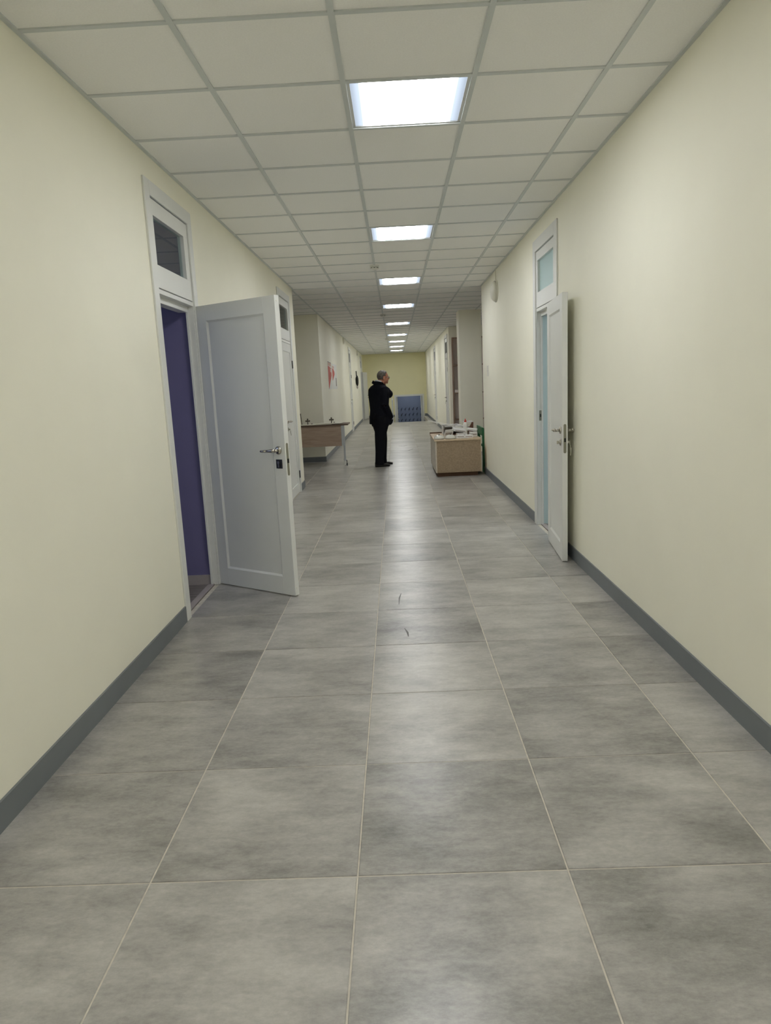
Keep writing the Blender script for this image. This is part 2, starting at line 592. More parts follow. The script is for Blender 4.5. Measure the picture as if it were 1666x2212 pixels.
# dark scuff marks left on the tiles
M['scuff'] = pbr('dark_scuff', (92, 90, 88), 0.6, 0.2, 60)
for pts_, wd_ in ((((-0.006, 3.87), (0.010, 3.80), (0.014, 3.73)), 0.012), (((-0.020, 4.56), (-0.032, 4.46), (-0.036, 4.32)), 0.010),
                  (((0.02, 16.2), (0.12, 16.05), (0.22, 16.25)), 0.05), (((0.08, 14.9), (0.22, 14.95), (0.34, 15.25)), 0.04), (((-0.02, 14.6), (0.14, 14.55)), 0.04)):
    sm_ = MB()
    n_ = len(pts_)
    L_ = [(x - wd_ / 2 * (0.4 if i_ in (0, n_ - 1) else 1), y, 0.0003) for i_, (x, y) in enumerate(pts_)]
    R_ = [(x + wd_ / 2 * (0.4 if i_ in (0, n_ - 1) else 1), y, 0.0003) for i_, (x, y) in enumerate(pts_)]
    sm_.add(L_ + R_, [(i_, n_ + i_, n_ + i_ + 1, i_ + 1) for i_ in range(n_ - 1)])
    sm_.build('scuff_mark', M['scuff'], fl)
# lower landing and steps in front of the end door
mb = MB()
mb.box(PIT[0] - 0.2, PIT[1] + 0.2, YF, YE + 3.2, LOW - 0.15, LOW)
for i in range(6):
    mb.box(PIT[0], PIT[1], YF + i * 0.3, YF + (i + 1) * 0.3, LOW, LOW + 1.12 - 0.16 * (i + 1))
mb.box(PIT[0] - 0.1, PIT[0], YF, YE, LOW, -0.15)
mb.box(PIT[1], PIT[1] + 0.1, YF, YE, LOW, -0.15)
struct(mb, 'floor_lower', M['base'], 'steps and lower landing dropping to the end doorway', 'floor')

# ---- ceiling tiles and T-grid
CX, CY, CS = -0.17854, 2.87483, 0.6
LROWS = [-9, -4, 1, 6, 11, 16, 22, 28, 33, 38, 43]
def keep_cell(ci, ri): return not (ci == 0 and ri in LROWS)
mb = MB()
ca, cb = math.floor((WX0 - CX) / CS), math.ceil((WX1 - CX) / CS)
ra, rb = math.floor((YB - CY) / CS), math.ceil((YE + 0.2 - CY) / CS)
for ri in range(ra, rb):
    c0 = ca
    while c0 < cb:
        x0, x1 = max(CX + c0 * CS, WX0), min(CX + (c0 + 1) * CS, WX1)
        y0, y1 = max(CY + ri * CS, YB), min(CY + (ri + 1) * CS, YE + 0.2)
        if keep_cell(c0, ri) and y1 - y0 > 0.001:
            mb.box(x0, x1, y0, y1, CE, CE + 0.015)
        c0 += 1
ceil = struct(mb, 'ceiling', M['ceil'], 'suspended ceiling of pale mineral tiles in a metal grid', 'ceiling')
mb = MB()
zb, zt = CE - 0.006, CE + 0.0005
for c in range(ca, cb + 1):
    x = CX + c * CS
    if WX0 < x < WX1:
        for a, b2 in ((YB, YE),):
            mb.box(x - 0.012, x + 0.012, a, b2, zb - 0.0004, zt)
for r in range(ra, rb + 1):
    y = CY + r * CS
    if YB < y < YE:
        mb.box(WX0, WX1, y - 0.012, y + 0.012, zb, zt)
# wall angles
for X, n, a, b2 in ((XL, 1, YB, YL1), (XR, -1, YB, YR1), (XLF, 1, YL2, YE), (XRF, -1, YR2, YE)):
    mb.box(X, X + n * 0.020, a, b2, zb - 0.001, zt)
mb.box(XLF, XRF, YE - 0.02, YE, zb - 0.001, zt)
mb.box(WX0, XLF, YL2 - 0.02, YL2, zb - 0.001, zt)
mb.box(XRF, WX1, YR2 - 0.02, YR2, zb - 0.001, zt)
mb.box(WX0, XL, YL1, YL1 + 0.02, zb - 0.001, zt)
mb.box(XR, WX1, YR1, YR1 + 0.02, zb - 0.001, zt)
g = mb.build('ceiling_grid', M['tbar'], ceil)

# ---- baseboards
BH, BT = 0.098, 0.010
def bb_y(X, n, spans):
    m = MB()
    for a, b2 in spans:
        m.box(X, X + n * BT, a, b2, 0, BH)
    return m
struct(bb_y(XL, 1, [(YB, D1[0]), (D1[1], D2[0]), (D2[1], YL1)]).box(WX0, XL, YL1, YL1 + BT, 0, BH), 'baseboard_left', M['base'], 'blue-grey baseboard along the near left wall', 'baseboard')
struct(bb_y(XR, -1, [(YB, D3[0]), (D3[1], YR1)]).box(XR, WX1, YR1, YR1 + BT, 0, BH), 'baseboard_right', M['base'], 'blue-grey baseboard along the near right wall', 'baseboard')
struct(bb_y(XLF, 1, [(YL2, D4[0]), (D4[1], D5[0]), (D5[1], YE)]).box(WX0, XLF, YL2 - BT, YL2, 0, BH), 'baseboard_left_far', M['base'], 'blue-grey baseboard along the far left wall and its recess', 'baseboard')
struct(bb_y(XRF, -1, [(YR2, D6[0]), (D6[1], D7[0]), (D7[1], YE)]).box(XRF, WX1, YR2 - BT, YR2, 0, BH), 'baseboard_right_far', M['base'], 'blue-grey baseboard along the far right wall and its recess', 'baseboard')
mb = MB()
mb.box(XLF, DE[0] - 0.02, YE - BT, YE, 0, BH).box(DE[1] + 0.02, XRF, YE - BT, YE, 0, BH)
struct(mb, 'baseboard_far', M['base'], 'blue-grey baseboard along the end wall', 'baseboard')

# ---- side rooms seen through the open doors
struct(MB().box(WX0, XL - 0.10, 4.985, 5.145, 0, CE).box(XL - 0.10, XL - 0.056, 4.985, 5.016, 0, CE - 0.2), 'wall_violet_side', M['purple'], 'violet wall inside the left room', 'wall')
struct(MB().box(WX0, XL - 0.10, 2.5, 2.6, 0, CE).box(-4.1, -4.0, 2.6, 3.0, 0, CE).box(-4.1, -4.0, 4.6, 4.985, 0, CE).box(-4.1, -4.0, 3.0, 4.6, 0, 0.9).box(-4.1, -4.0, 3.0, 4.6, 2.2, CE), 'wall_violet_back', M['purple'], 'violet walls closing the left room', 'wall')
struct(MB().box(-4.0, XL - 0.056, 4.970, 4.985, 0.003, 0.075), 'baseboard_violet', M['greybase'], 'light grey skirting under the violet wall', 'baseboard')
mb = MB().box(-4.0, XL - 0.03, 2.6, 4.985, -0.05, 0.003)
struct(mb, 'floor_violet', M['laminate'], 'dark grey-brown plank floor of the left room', 'floor')
t = thing('added_window_1', (-4.05, 3.8, 0.9), 'added unseen glowing window inside the violet left room', 'window', kind='structure')  # added out of view as a bluish fill for the open left leaf
m = MB().box(-4.08, -4.01, 3.0, 3.06, 0.9, 2.2).box(-4.08, -4.01, 4.54, 4.6, 0.9, 2.2).box(-4.08, -4.01, 3.06, 4.54, 0.9, 0.96).box(-4.08, -4.01, 3.06, 4.54, 2.14, 2.2).box(-4.08, -4.01, 3.77, 3.83, 0.96, 2.14)
m.build('window_frame', M['white'], t)
MB().box(-4.055, -4.045, 3.06, 3.77, 0.96, 2.14).build('pane', M['fillpane'], t)
MB().box(-4.055, -4.045, 3.83, 4.54, 0.96, 2.14).build('pane', M['fillpane'], t)
struct(MB().box(XR + 0.10, 4.0, 6.650, 6.88, 0, CE).box(XR + 0.056, XR + 0.10, 6.650, 6.694, 0, CE - 0.2), 'wall_blue_side', M['bluewall'], 'pale blue wall inside the right room', 'wall')
struct(MB().box(XR + 0.10, 4.0, 3.6, 3.7, 0, CE).box(4.0, 4.1, 3.6, 6.88, 0, CE), 'wall_blue_back', M['bluewall'], 'pale blue walls closing the right room', 'wall')
struct(MB().box(XR + 0.03, 4.0, 3.7, 6.65, -0.05, 0.003), 'floor_blue', M['laminate'], 'plank floor of the right room', 'floor')
struct(MB().box(XL - 0.075, XL - 0.03, D1[0] + 0.08, D1[1] - 0.08, 0, 0.008), 'trim_1', M['greybase'], 'pale threshold strip under the left doorway', 'threshold')
struct(MB().box(XR + 0.03, XR + 0.075, D3[0] + 0.08, D3[1] - 0.08, 0, 0.008), 'trim_2', M['greybase'], 'pale threshold strip under the right doorway', 'threshold')
# cloakroom behind the end doorway
mb = MB()
mb.box(-1.5, 2.7, YE + 3.0, YE + 3.1, LOW, 1.8).box(-1.6, -1.5, YE + 0.2, YE + 3.1, LOW, 1.8).box(2.7, 2.8, YE + 0.2, YE + 3.1, LOW, 1.8)
struct(mb, 'wall_cloakroom', M['bluewall'], 'walls of the lower cloakroom behind the end doorway', 'wall')
struct(MB().box(-1.6, 2.8, YE + 0.2, YE + 3.1, 1.8, 1.9), 'ceiling_cloakroom', M['ceil'], 'ceiling of the lower cloakroom', 'ceiling')
struct(MB().box(-1.5, PIT[0] - 0.2, YE + 0.2, YE + 3.0, LOW - 0.15, LOW).box(PIT[1] + 0.2, 2.7, YE + 0.2, YE + 3.0, LOW - 0.15, LOW), 'floor_cloakroom', M['base'], 'floor of the lower cloakroom', 'floor')
# rooms behind the open far left door
struct(MB().box(-3.0, XLF - 0.10, 28.6, 28.7, 0, CE).box(-3.0, XLF - 0.10, 30.6, 30.7, 0, CE), 'wall_far_room', M['base'], 'dark room behind the far open door', 'wall')

# ------------------------------------------------------------------ ceiling lights
def make_troffer():
    x0, y0 = 0.0, 0.0
    t = thing('ceiling_light', (CX + 0.3, CY + 0.6 * 1 + 0.3, CE), '', 'ceiling light', 'square ceiling lights down the corridor')
    f = MB()
    a, b2, zf = 0.298, 0.272, 0.0
    for sx in (-1, 1):
        f.box(sx * a, sx * b2, -a, a, -0.001, 0.05)
        f.box(-a, a, sx * a, sx * b2, -0.001, 0.05)
    f.box(-a, a, -a, a, 0.05, 0.06)
    f.build('light_frame', M['frame'], t, org=(0, 0, 0))
    d = MB()
    d.box(-b2, b2, -0.280, 0.280, 0.004, 0.008)
    d.build('diffuser', M['diff'], t, org=(0, 0, 0))
    return t
LBL = {-9: 'square lit ceiling panel behind the camera, farther of the two there',
       -4: 'square lit ceiling panel directly overhead, above the top of the frame',
       1: 'large square lit ceiling panel nearest the camera, two rows in from the top',
       6: 'lit ceiling panel second from the camera, before the smoke detector',
       11: 'lit ceiling panel third from the camera, just past the nearest smoke detector',
       16: 'lit ceiling panel fourth from the camera, over the gap between the recesses',
       22: 'lit ceiling panel fifth from the camera, first of the far tight row',
       28: 'lit ceiling panel sixth from the camera, in the far row',
       33: 'lit ceiling panel seventh from the camera, third from the end wall',
       38: 'lit ceiling panel next to last before the end wall',
       43: 'lit ceiling panel closest to the end wall'}
proto = make_troffer()
for i, r in enumerate(LROWS):
    o = proto if i == 0 else copy_tree(proto)
    o.location = (CX + 0.3, CY + 0.6 * r + 0.3, CE)
    o['label'] = LBL[r]
o = copy_tree(proto)
o.location = (2.75, 5.3, CE - 0.062)
o['label'] = 'lit ceiling panel inside the pale blue right room'
o['group'] = 'lights of the side rooms'
o = copy_tree(proto)
o.location = (0.6, YE + 1.4, 1.8 - 0.062)
o['label'] = 'lit ceiling panel inside the lower cloakroom past the end doorway'
o['group'] = 'lights of the side rooms'

# smoke detectors
def detector(loc, label):
    t = thing('smoke_detector', loc, label, 'smoke detector', 'smoke detectors on the ceiling')
    MB().lathe([(0.052, 0.0), (0.052, -0.014), (0.046, -0.018)], n=28).build('detector_base', M['plastic'], t, smooth=False, org=(0, 0, 0))
    h = MB().lathe([(0.036, -0.018), (0.046, -0.024), (0.046, -0.036), (0.034, -0.046), (0.014, -0.05)], n=28)
    h.build('sensor_head', M['plastic'], t, org=(0, 0, 0))
    s = MB()
    for j in range(8):
        a = 2 * PI * j / 8
        s.obox((0.0462 * math.cos(a), 0.0462 * math.sin(a), -0.030), (0.003, 0.020, 0.006), (0, 0, a))
    s.build('vent_slot', M['dark'], t, org=(0, 0, 0))
    return t
detector((CX, 8.42, CE - 0.0045), 'round white smoke detector on the grid between the second and third lights')
detector((CX, 14.05, CE - 0.0045), 'round smoke detector on the grid just past the fourth light')
detector((CX, 21.2, CE - 0.0045), 'tiny distant smoke detector between the sixth and seventh lights')

# ------------------------------------------------------------------ doors
def handle_mesh(side):
    """rosette and lever on face y = side*0.02, lever pointing to -x (towards the hinges)"""
    y = side * 0.02
    m = MB()
    m.lathe([(0.027, y), (0.027, y + side * 0.006), (0.022, y + side * 0.011), (0.012, y + side * 0.012)], axis='y', n=24)
    m.tube([(0, y + side * 0.008, 0), (0, y + side * 0.040, 0)], 0.0105, 14)
    m.tube([(0.006, y + side * 0.046, 0.001), (-0.012, y + side * 0.048, 0.001), (-0.045, y + side * 0.048, -0.001), (-0.062, y + side * 0.047, -0.002)],
           [0.011, 0.0125, 0.010, 0.009], 14)
    m.tube([(-0.058, y + side * 0.047, -0.002), (-0.12, y + side * 0.044, -0.004), (-0.126, y + side * 0.043, -0.004)], [0.0085, 0.008, 0.005], 14)
    return m

def leaf(door, w, h, pivot, phi, plate='oval', keys=False):
    """hinged leaf in its own frame: x from the hinges, y thickness, z up"""
    sw, rt, rbm, t = 0.105, 0.105, 0.125, 0.02
    z0 = 0.008
    m = MB()
    m.box(0, sw, -t, t, z0, h).box(w - sw, w, -t, t, z0, h)
    m.box(sw, w - sw, -t, t, h - rt, h).box(sw, w - sw, -t, t, z0, z0 + rbm)
    L = m.build('leaf', M['white'], None, bevel=0.0015, org=(0, 0, 0))
    L.parent = door
    wp = Vector(door['_w'])
    L.location = Vector(pivot) - wp
    L.rotation_euler = (0, 0, phi)
    p = MB()
    a, b2, c, d = sw, w - sw, z0 + rbm, h - rt
    e = 0.012
    for sgn in (-1, 1):
        # sloped bead round the sunk panel
        o4 = [(a, sgn * (t - 0.001), c), (b2, sgn * (t - 0.001), c), (b2, sgn * (t - 0.001), d), (a, sgn * (t - 0.001), d)]
        i4 = [(a + e, sgn * 0.010, c + e), (b2 - e, sgn * 0.010, c + e), (b2 - e, sgn * 0.010, d - e), (a + e, sgn * 0.010, d - e)]
        p.add(o4 + i4, [(0, 1, 5, 4), (1, 2, 6, 5), (2, 3, 7, 6), (3, 0, 4, 7), (4, 5, 6, 7)])
    pn = p.build('panel', M['white'], L, org=(0, 0, 0))
    hx, hz = w - 0.058, 1.0
    for sgn in (-1, 1):
        ho = handle_mesh(sgn).build('handle', M['chrome'], L, smooth=True, org=(0, 0, 0))
        ho.location = (hx, 0, hz)
        ho['label'] = 'satin metal lever handle'
    if plate == 'square':
        m = MB().box(-0.026, 0.026, -t - 0.005, -t, -0.030, 0.030)
        o = m.build('lock_cover', M['black'], L, bevel=0.001, org=(0, 0, 0))
        o.location = (hx, 0, hz - 0.090)
        m = MB().lathe([(0.0105, -t - 0.012), (0.0105, -t - 0.004)], axis='y', n=18, c=(0, 0, 0.009)).box(-0.0065, 0.0065, -t - 0.011, -t - 0.004, -0.022, 0.006)
        o2 = m.build('lock_cylinder', M['chrome'], L, org=(0, 0, 0))
        o2.location = (hx, 0, hz - 0.090)
    else:
        m = MB().lathe([(0.026, -t), (0.026, -t - 0.005), (0.021, -t - 0.009), (0.010, -t - 0.010)], axis='y', n=22)
        o = m.build('lock_cover', M['chrome'], L, org=(0, 0, 0))
        o.location = (hx, 0, hz - 0.090)
        m = MB().lathe([(0.009, -t - 0.018), (0.009, -t - 0.009)], axis='y', n=16).box(-0.003, 0.003, -t - 0.030, -t - 0.016, -0.012, 0.012)
        o = m.build('thumb_turn', M['chrome'], L, org=(0, 0, 0))
        o.location = (hx, 0, hz - 0.090)
    if keys:
        m = MB().lathe([(0.010, t), (0.010, t + 0.016)], axis='y', n=16).lathe([(0.016, t + 0.022), (0.016, t + 0.026)], axis='y', n=16, sx=0.9)
        m.box(-0.003, 0.003, t + 0.012, t + 0.026, -0.004, 0.004)
        m.tube([(0, t + 0.024, -0.012), (0.004, t + 0.03, -0.035)], 0.002, 8)
        m.obox((0.004, t + 0.030, -0.055), (0.020, 0.003, 0.028), (0, 0.2, 0.3)).obox((0.008, t + 0.030, -0.083), (0.006, 0.003, 0.034), (0, 0.2, 0.3))
        o = m.build('key', M['ivory'], L, org=(0, 0, 0))
        o.location = (hx, 0, hz - 0.090)
        o['label'] = 'keys hanging in the lock'
    # faceplate on the free edge
    m = MB()
    prof = []
    for k in range(9):
        a = PI * k / 8
        prof.append((0.010 * math.cos(a), 0.098 + 0.010 * math.sin(a)))
    for k in range(9):
        a = PI + PI * k / 8
        prof.append((0.010 * math.cos(a), -0.098 + 0.010 * math.sin(a)))
    m.prism(prof, 'x', w, w + 0.0016)
    o = m.build('lock_plate', M['steel'], L, org=(0, 0, 0))
    o.location = (0, 0, hz - 0.060)
    m = MB().box(w + 0.001, w + 0.006, -0.007, 0.007, -0.014, 0.014)
    o = m.build('latch_bolt', M['dark'], L, org=(0, 0, 0))
    o.location = (0, 0, hz - 0.070)
    # pivot holes' caps top and bottom of the edge
    m = MB()
    for zz in (z0 + 0.05, h - 0.035):
        m.lathe([(0.006, w), (0.006, w + 0.002), (0.003, w + 0.0025)], c=(0, 0.0, zz), axis='x', n=12)
    m.build('edge_cap', M['plastic'], L, org=(0, 0, 0))
    return L

def door(num, X, n, D, label, cw=0.085, openleaf=None, closed=None, top=2.607, th=0.10, frosted=False):
    """frame with a glazed transom; n points from the wall into the corridor"""
    y0, y1 = D
    t = thing('door_%d' % num, (X, (y0 + y1) / 2, 0), label, 'door', kind='structure')
    def bx(m, v0, v1, a, b2, z0, z1, mi=0): return m.box(X + n * v0, X + n * v1, a, b2, z0, z1, mi)
    cv = 0.013
    i0, i1 = y0 + cw, y1 - cw
    for a, b2 in ((y0, i0), (i1, y1)):
        m = MB()
        bx(m, 0, cv, a, b2, 0, top)
        m.build('casing', M['white'], t, bevel=0.003)
    m = MB()
    bx(m, 0, cv + 0.001, i0, i1, top - cw, top)
    m.build('casing', M['white'], t, bevel=0.003)
    # jamb lining, stepped once for the leaf to close on
    m = MB()
    for a, b2, sa in ((y0 + DW, i0 + 0.008, 1), (i1 - 0.008, y1 - DW, -1)):
        bx(m, 0.0, -th - 0.004, a, b2, 0, 2.574)
    for a, b2 in ((i0 + 0.008, i0 + 0.022), (i1 - 0.022, i1 - 0.008)):
        bx(m, -0.052 if th > 0.06 else -0.038, -th, a, b2, 0, 1.985)
    bx(m, -0.052 if th > 0.06 else -0.038, -0.10, i0 + 0.0225, i1 - 0.0225, 1.945, 2.10)
    bx(m, 0.0, -th, i0 + 0.008, i1 - 0.008, 1.985, 2.012)
    bx(m, 0.0, -th, i0 + 0.008, i1 - 0.008, top - cw + 0.004, 2.574)
    m.build('jamb', M['white'], t, bevel=0.0015)
    # transom sash
    za, zb2 = 2.018, top - cw - 0.006
    ga, gb = 2.150, 2.425
    a, b2 = i0 + 0.006, i1 - 0.006
    gy0, gy1 = a + 0.045, b2 - 0.090 if n > 0 else b2 - 0.1
    if n < 0: gy0, gy1 = a + 0.06, b2 - 0.06
    m = MB()
    v0, v1 = -0.040, 0.002
    bx(m, v0, v1, a, b2, za, ga).box(X + n * v0, X + n * v1, a, b2, gb, zb2)
    bx(m, v0, v1, a, gy0, ga, gb)
    bx(m, v0, v1, gy1, b2, ga, gb)
    s = m.build('transom_sash', M['white'], t, bevel=0.0015)
    s['_w'] = list(t['_w'])
    m = MB()
    bx(m, -0.025, -0.020, gy0 - 0.002, gy1 + 0.002, ga - 0.002, gb + 0.002)
    m.build('pane', M['frost'] if frosted else M['glass'], s)
    if openleaf:
        w_, pv, phi, plate, keys = openleaf
        leaf(t, w_, 1.985, pv, phi, plate, keys)
        # strike plate on the far or near jamb
        return t
    # closed leaf
    lw = (i1 - i0) - 0.020
    if closed is not None:
        hs = closed          # +1: hinges on the far side
        m = MB()
        la, lb = i0 + 0.010, i1 - 0.010
        sw = 0.10
        for (ya, yb, z0, z1) in ((la, la + sw, 0.012, 1.978), (lb - sw, lb, 0.012, 1.978), (la + sw, lb - sw, 1.873, 1.978), (la + sw, lb - sw, 0.012, 0.137)):
            bx(m, -0.042, 0.001, ya, yb, z0, z1)
        L = m.build('leaf', M['white'], t, bevel=0.0015)
        L['_w'] = list(t['_w'])
        m = MB()
        bx(m, -0.034, -0.009, la + sw - 0.002, lb - sw + 0.002, 0.135, 1.875)
        m.build('panel', M['white'], L)
        hy = la + 0.055 if hs > 0 else lb - 0.055
        d = 1 if hs > 0 else -1
        m = MB()
        m.lathe([(0.027, 0), (0.027, n * 0.008), (0.012, n * 0.012)], c=(X + n * 0.001, hy, 1.0), axis='x', n=20)
        m.tube([(X, hy, 1.0), (X + n * 0.048, hy, 1.0)], 0.010, 12)
        m.tube([(X + n * 0.046, hy - d * 0.008, 1.0), (X + n * 0.048, hy + d * 0.05, 0.999), (X + n * 0.044, hy + d * 0.125, 0.996)], [0.011, 0.010, 0.007], 12)
        o = m.build('handle', M['chrome'], L, smooth=True)
        o['label'] = 'satin metal lever handle'
        m = MB()
        m.lathe([(0.025, 0), (0.025, n * 0.007), (0.010, n * 0.010)], c=(X + n * 0.001, hy, 0.905), axis='x', n=20)
        m.box(X, X + n * 0.030, hy - 0.003, hy + 0.003, 0.895, 0.912)
        m.obox((X + n * 0.034, hy, 0.873), (0.004, 0.022, 0.034)).obox((X + n * 0.034, hy + 0.012, 0.845), (0.004, 0.010, 0.036), (0.3, 0, 0))
        m.build('key', M['steel'], L)
        hy2 = lb + 0.006 if hs > 0 else la - 0.006
        for zz in (0.25, 1.72):
            m = MB().lathe([(0.008, zz - 0.05), (0.008, zz + 0.05)], c=(X + n * 0.010, hy2, 0), n=12)
            m.build('hinge', M['hinge'], L)
    return t

d1 = door(1, XL, 1, D1, 'near left white door standing open towards the camera with violet room behind', th=0.052, openleaf=(0.748, (-1.352, 5.005, 0), math.radians(-33.5), 'square', False))
door(2, XL, 1, D2, 'closed white door at the end of the near left wall, half hidden by the open leaf', closed=1)
d3 = door(3, XR, -1, D3, 'right white door folded back against the wall with pale blue room behind', cw=0.10, frosted=True, th=0.052, openleaf=(0.745, (1.290, 5.945, 0), math.atan2(-0.745, -0.052), 'oval', True))
door(4, XLF, 1, D4, 'distant closed white door on the far left wall beyond the posters', closed=1)
door(5, XLF, 1, D5, 'far left door standing open beside the end wall, dark room behind', cw=0.05, openleaf=(0.76, (XLF + 0.035, 30.08, 0), math.radians(79), 'oval', False))
door(6, XRF, -1, D6, 'closed white door on the far right wall beside the recess corner', closed=-1)
door(7, XRF, -1, D7, 'most distant closed white door on the far right wall', closed=-1)
# strike plate of the right doorway
m = MB()
m.obox((XR + 0.028, D3[1] - 0.10 - 0.0090, 1.045), (0.024, 0.003, 0.095))
o = m.build('strike_plate', M['steel'], d3)
m = MB().obox((XR + 0.028, D3[1] - 0.10 - 0.0105, 1.045), (0.012, 0.003, 0.028))
m.build('strike_hole', M['dark'], d3)

# end doorway with two leaves swung inwards
t = thing('door_8', ((DE[0] + DE[1]) / 2, YE, LOW), 'low end doorway with two white leaves swung in, blue coat rack behind', 'door', kind='structure')
cwE = 0.075
m = MB().box(DE[0], DE[0] + cwE, YE - 0.03, YE, LOW, DE[2]); m.build('casing', M['white'], t)
m = MB().box(DE[1] - cwE, DE[1], YE - 0.03, YE, LOW, DE[2]); m.build('casing', M['white'], t)
m = MB().box(DE[0] + cwE, DE[1] - cwE, YE - 0.03, YE, DE[2] - cwE, DE[2]); m.build('casing', M['white'], t)
for sx, xx in ((1, DE[0] + cwE + 0.012), (-1, DE[1] - cwE - 0.05)):
    m = MB().box(xx, xx + 0.045 * 1, YE + 0.21, YE + 0.78, LOW + 0.01, DE[2] - cwE - 0.01)
    L = m.build('leaf', M['white'], t, bevel=0.002)
    L['_w'] = list(t['_w'])
    m = MB()
    hx = xx + 0.0225
    s_ = -1 if sx < 0 else 1
    m.tube([(hx + s_ * 0.02, YE + 0.26, -0.10), (hx + s_ * 0.07, YE + 0.26, -0.10), (hx + s_ * 0.07, YE + 0.38, -0.10)], 0.011, 10)
    m.build('handle', M['chrome'], L, smooth=True)

# coat rack in the cloakroom
YR_ = YE + 2.6
t = thing('coat_rack', (0.6, YR_, LOW), 'slate blue board with rows of navy coat hooks beyond the end doorway', 'coat rack')
MB().box(-0.6, 1.9, YR_, YR_ + 0.03, LOW, 1.30).build('back_board', M['rackblue'], t)
for r_, zz in enumerate((0.23, -0.035, -0.30)):
    for c_ in range(8):
        x = -0.12 + c_ * 0.185
        m = MB()
        m.obox((x, YR_ - 0.006, zz), (0.030, 0.012, 0.075))
        m.tube([(x, YR_ - 0.01, zz + 0.02), (x + 0.03, YR_ - 0.07, zz + 0.035), (x + 0.035, YR_ - 0.09, zz + 0.075)], [0.010, 0.010, 0.013], 8)
        m.tube([(x, YR_ - 0.01, zz - 0.02), (x - 0.015, YR_ - 0.05, zz - 0.045), (x - 0.02, YR_ - 0.07, zz - 0.02)], [0.010, 0.010, 0.012], 8)
        m.build('coat_hook', M['navy'], t, smooth=True)

# stair railing left of the steps
t = thing('stair_railing', (-0.14, 26.7, 0), 'pale metal stair railing seen end-on between the man and the end doorway', 'railing')
for y in (26.75, 28.2, 29.65):
    MB().tube([(-0.14, y, 0.0), (-0.14, y, 0.80)], 0.018, 12).build('post', M['legmetal'], t)
MB().tube([(-0.14, 26.7, 0.82), (-0.14, 29.8, 0.82)], 0.022, 12).build('handrail', M['legmetal'], t)
for zz in (0.28, 0.54):
    MB().tube([(-0.14, 26.75, zz), (-0.14, 29.65, zz)], 0.012, 10).build('rail', M['legmetal'], t)

# ------------------------------------------------------------------ wall fittings
def wall_dome(X, n, y, zc, ry, rz, dp, label, group='round signalling domes high on the walls', conduit=True):
    t = thing('alarm_sounder', (X, y, zc), label, 'alarm sounder', group)
    m = MB()
    m.prism([(y + ry * math.cos(2 * PI * k / 32), zc + rz * math.sin(2 * PI * k / 32)) for k in range(32)], 'x', X, X + n * 0.016)
    m.build('back_plate', M['ivory'], t, bevel=0.002)
    prof = []
    for k in range(7):
        a = PI / 2 * k / 6
        prof.append((0.93 * max(math.cos(a), 0.03), n * (0.016 + dp * math.sin(a))))
    MB().lathe([(r * ry, h) for r, h in prof], c=(X, y, zc), axis='x', n=32, sy=rz / ry).build('cover', M['ivory'], t, smooth=True)
    if conduit:
        MB().box(X, X + n * 0.012, y - 0.008, y + 0.008, zc + rz - 0.005, CE - 0.006).build('cable_duct', M['ivory'], t)
    return t
wall_dome(XR, -1, 9.16, 2.490, 0.175, 0.135, 0.062, 'oval ivory sounder with cable duct high on the near right wall')
wall_dome(XLF, 1, 19.85, 2.655, 0.10, 0.095, 0.05, 'small grey-white sounder high on the left wall above the posters', conduit=False)
wall_dome(XLF, 1, 26.9, 2.640, 0.10, 0.095, 0.05, 'most distant sounder high on the left wall near the end', conduit=False)

t = thing('room_sign', (XR, 10.1, 1.53), 'thin pale sign with faint marks near the end of the right wall', 'sign')
MB().box(XR - 0.003, XR, 10.02, 10.22, 1.45, 1.60).build('sign_plate', M['ivory'], t)
m = MB()
for k, (ya, zz, l_) in enumerate(((10.05, 1.575, 0.12), (10.06, 1.548, 0.09), (10.05, 1.52, 0.11), (10.07, 1.492, 0.06))):
    m.box(XR - 0.0036, XR - 0.003, ya, ya + l_, zz, zz + 0.010)
m.build('faint_mark', pbr('faint_grey_print', (206, 204, 198), 0.6), t)

t = thing('hanging_pouch', (XLF, 25.3, 1.5), 'black pouch hanging from a strap on the left wall before the far open door', 'pouch')
m = MB().ell((XLF + 0.05, 25.3, 1.60), (0.05, 0.16, 0.19))
m.build('pouch_body', M['pouch'], t, smooth=True)
m = MB().tube([(XLF + 0.035, 25.24, 1.76), (XLF + 0.03, 25.27, 1.88), (XLF + 0.03, 25.30, 1.93), (XLF + 0.03, 25.33, 1.88), (XLF + 0.035, 25.36, 1.76)], 0.016, 8)
m.build('strap', M['pouch'], t, smooth=True)
m = MB().lathe([(0.012, 0), (0.012, 0.05)], c=(XLF, 25.3, 1.925), axis='x', n=10)
m.build('wall_hook', M['steel'], t)
MB().ell((XLF + 0.045, 25.3, 1.38), (0.03, 0.05, 0.06)).build('tassel', M['greybase'], t, smooth=True)

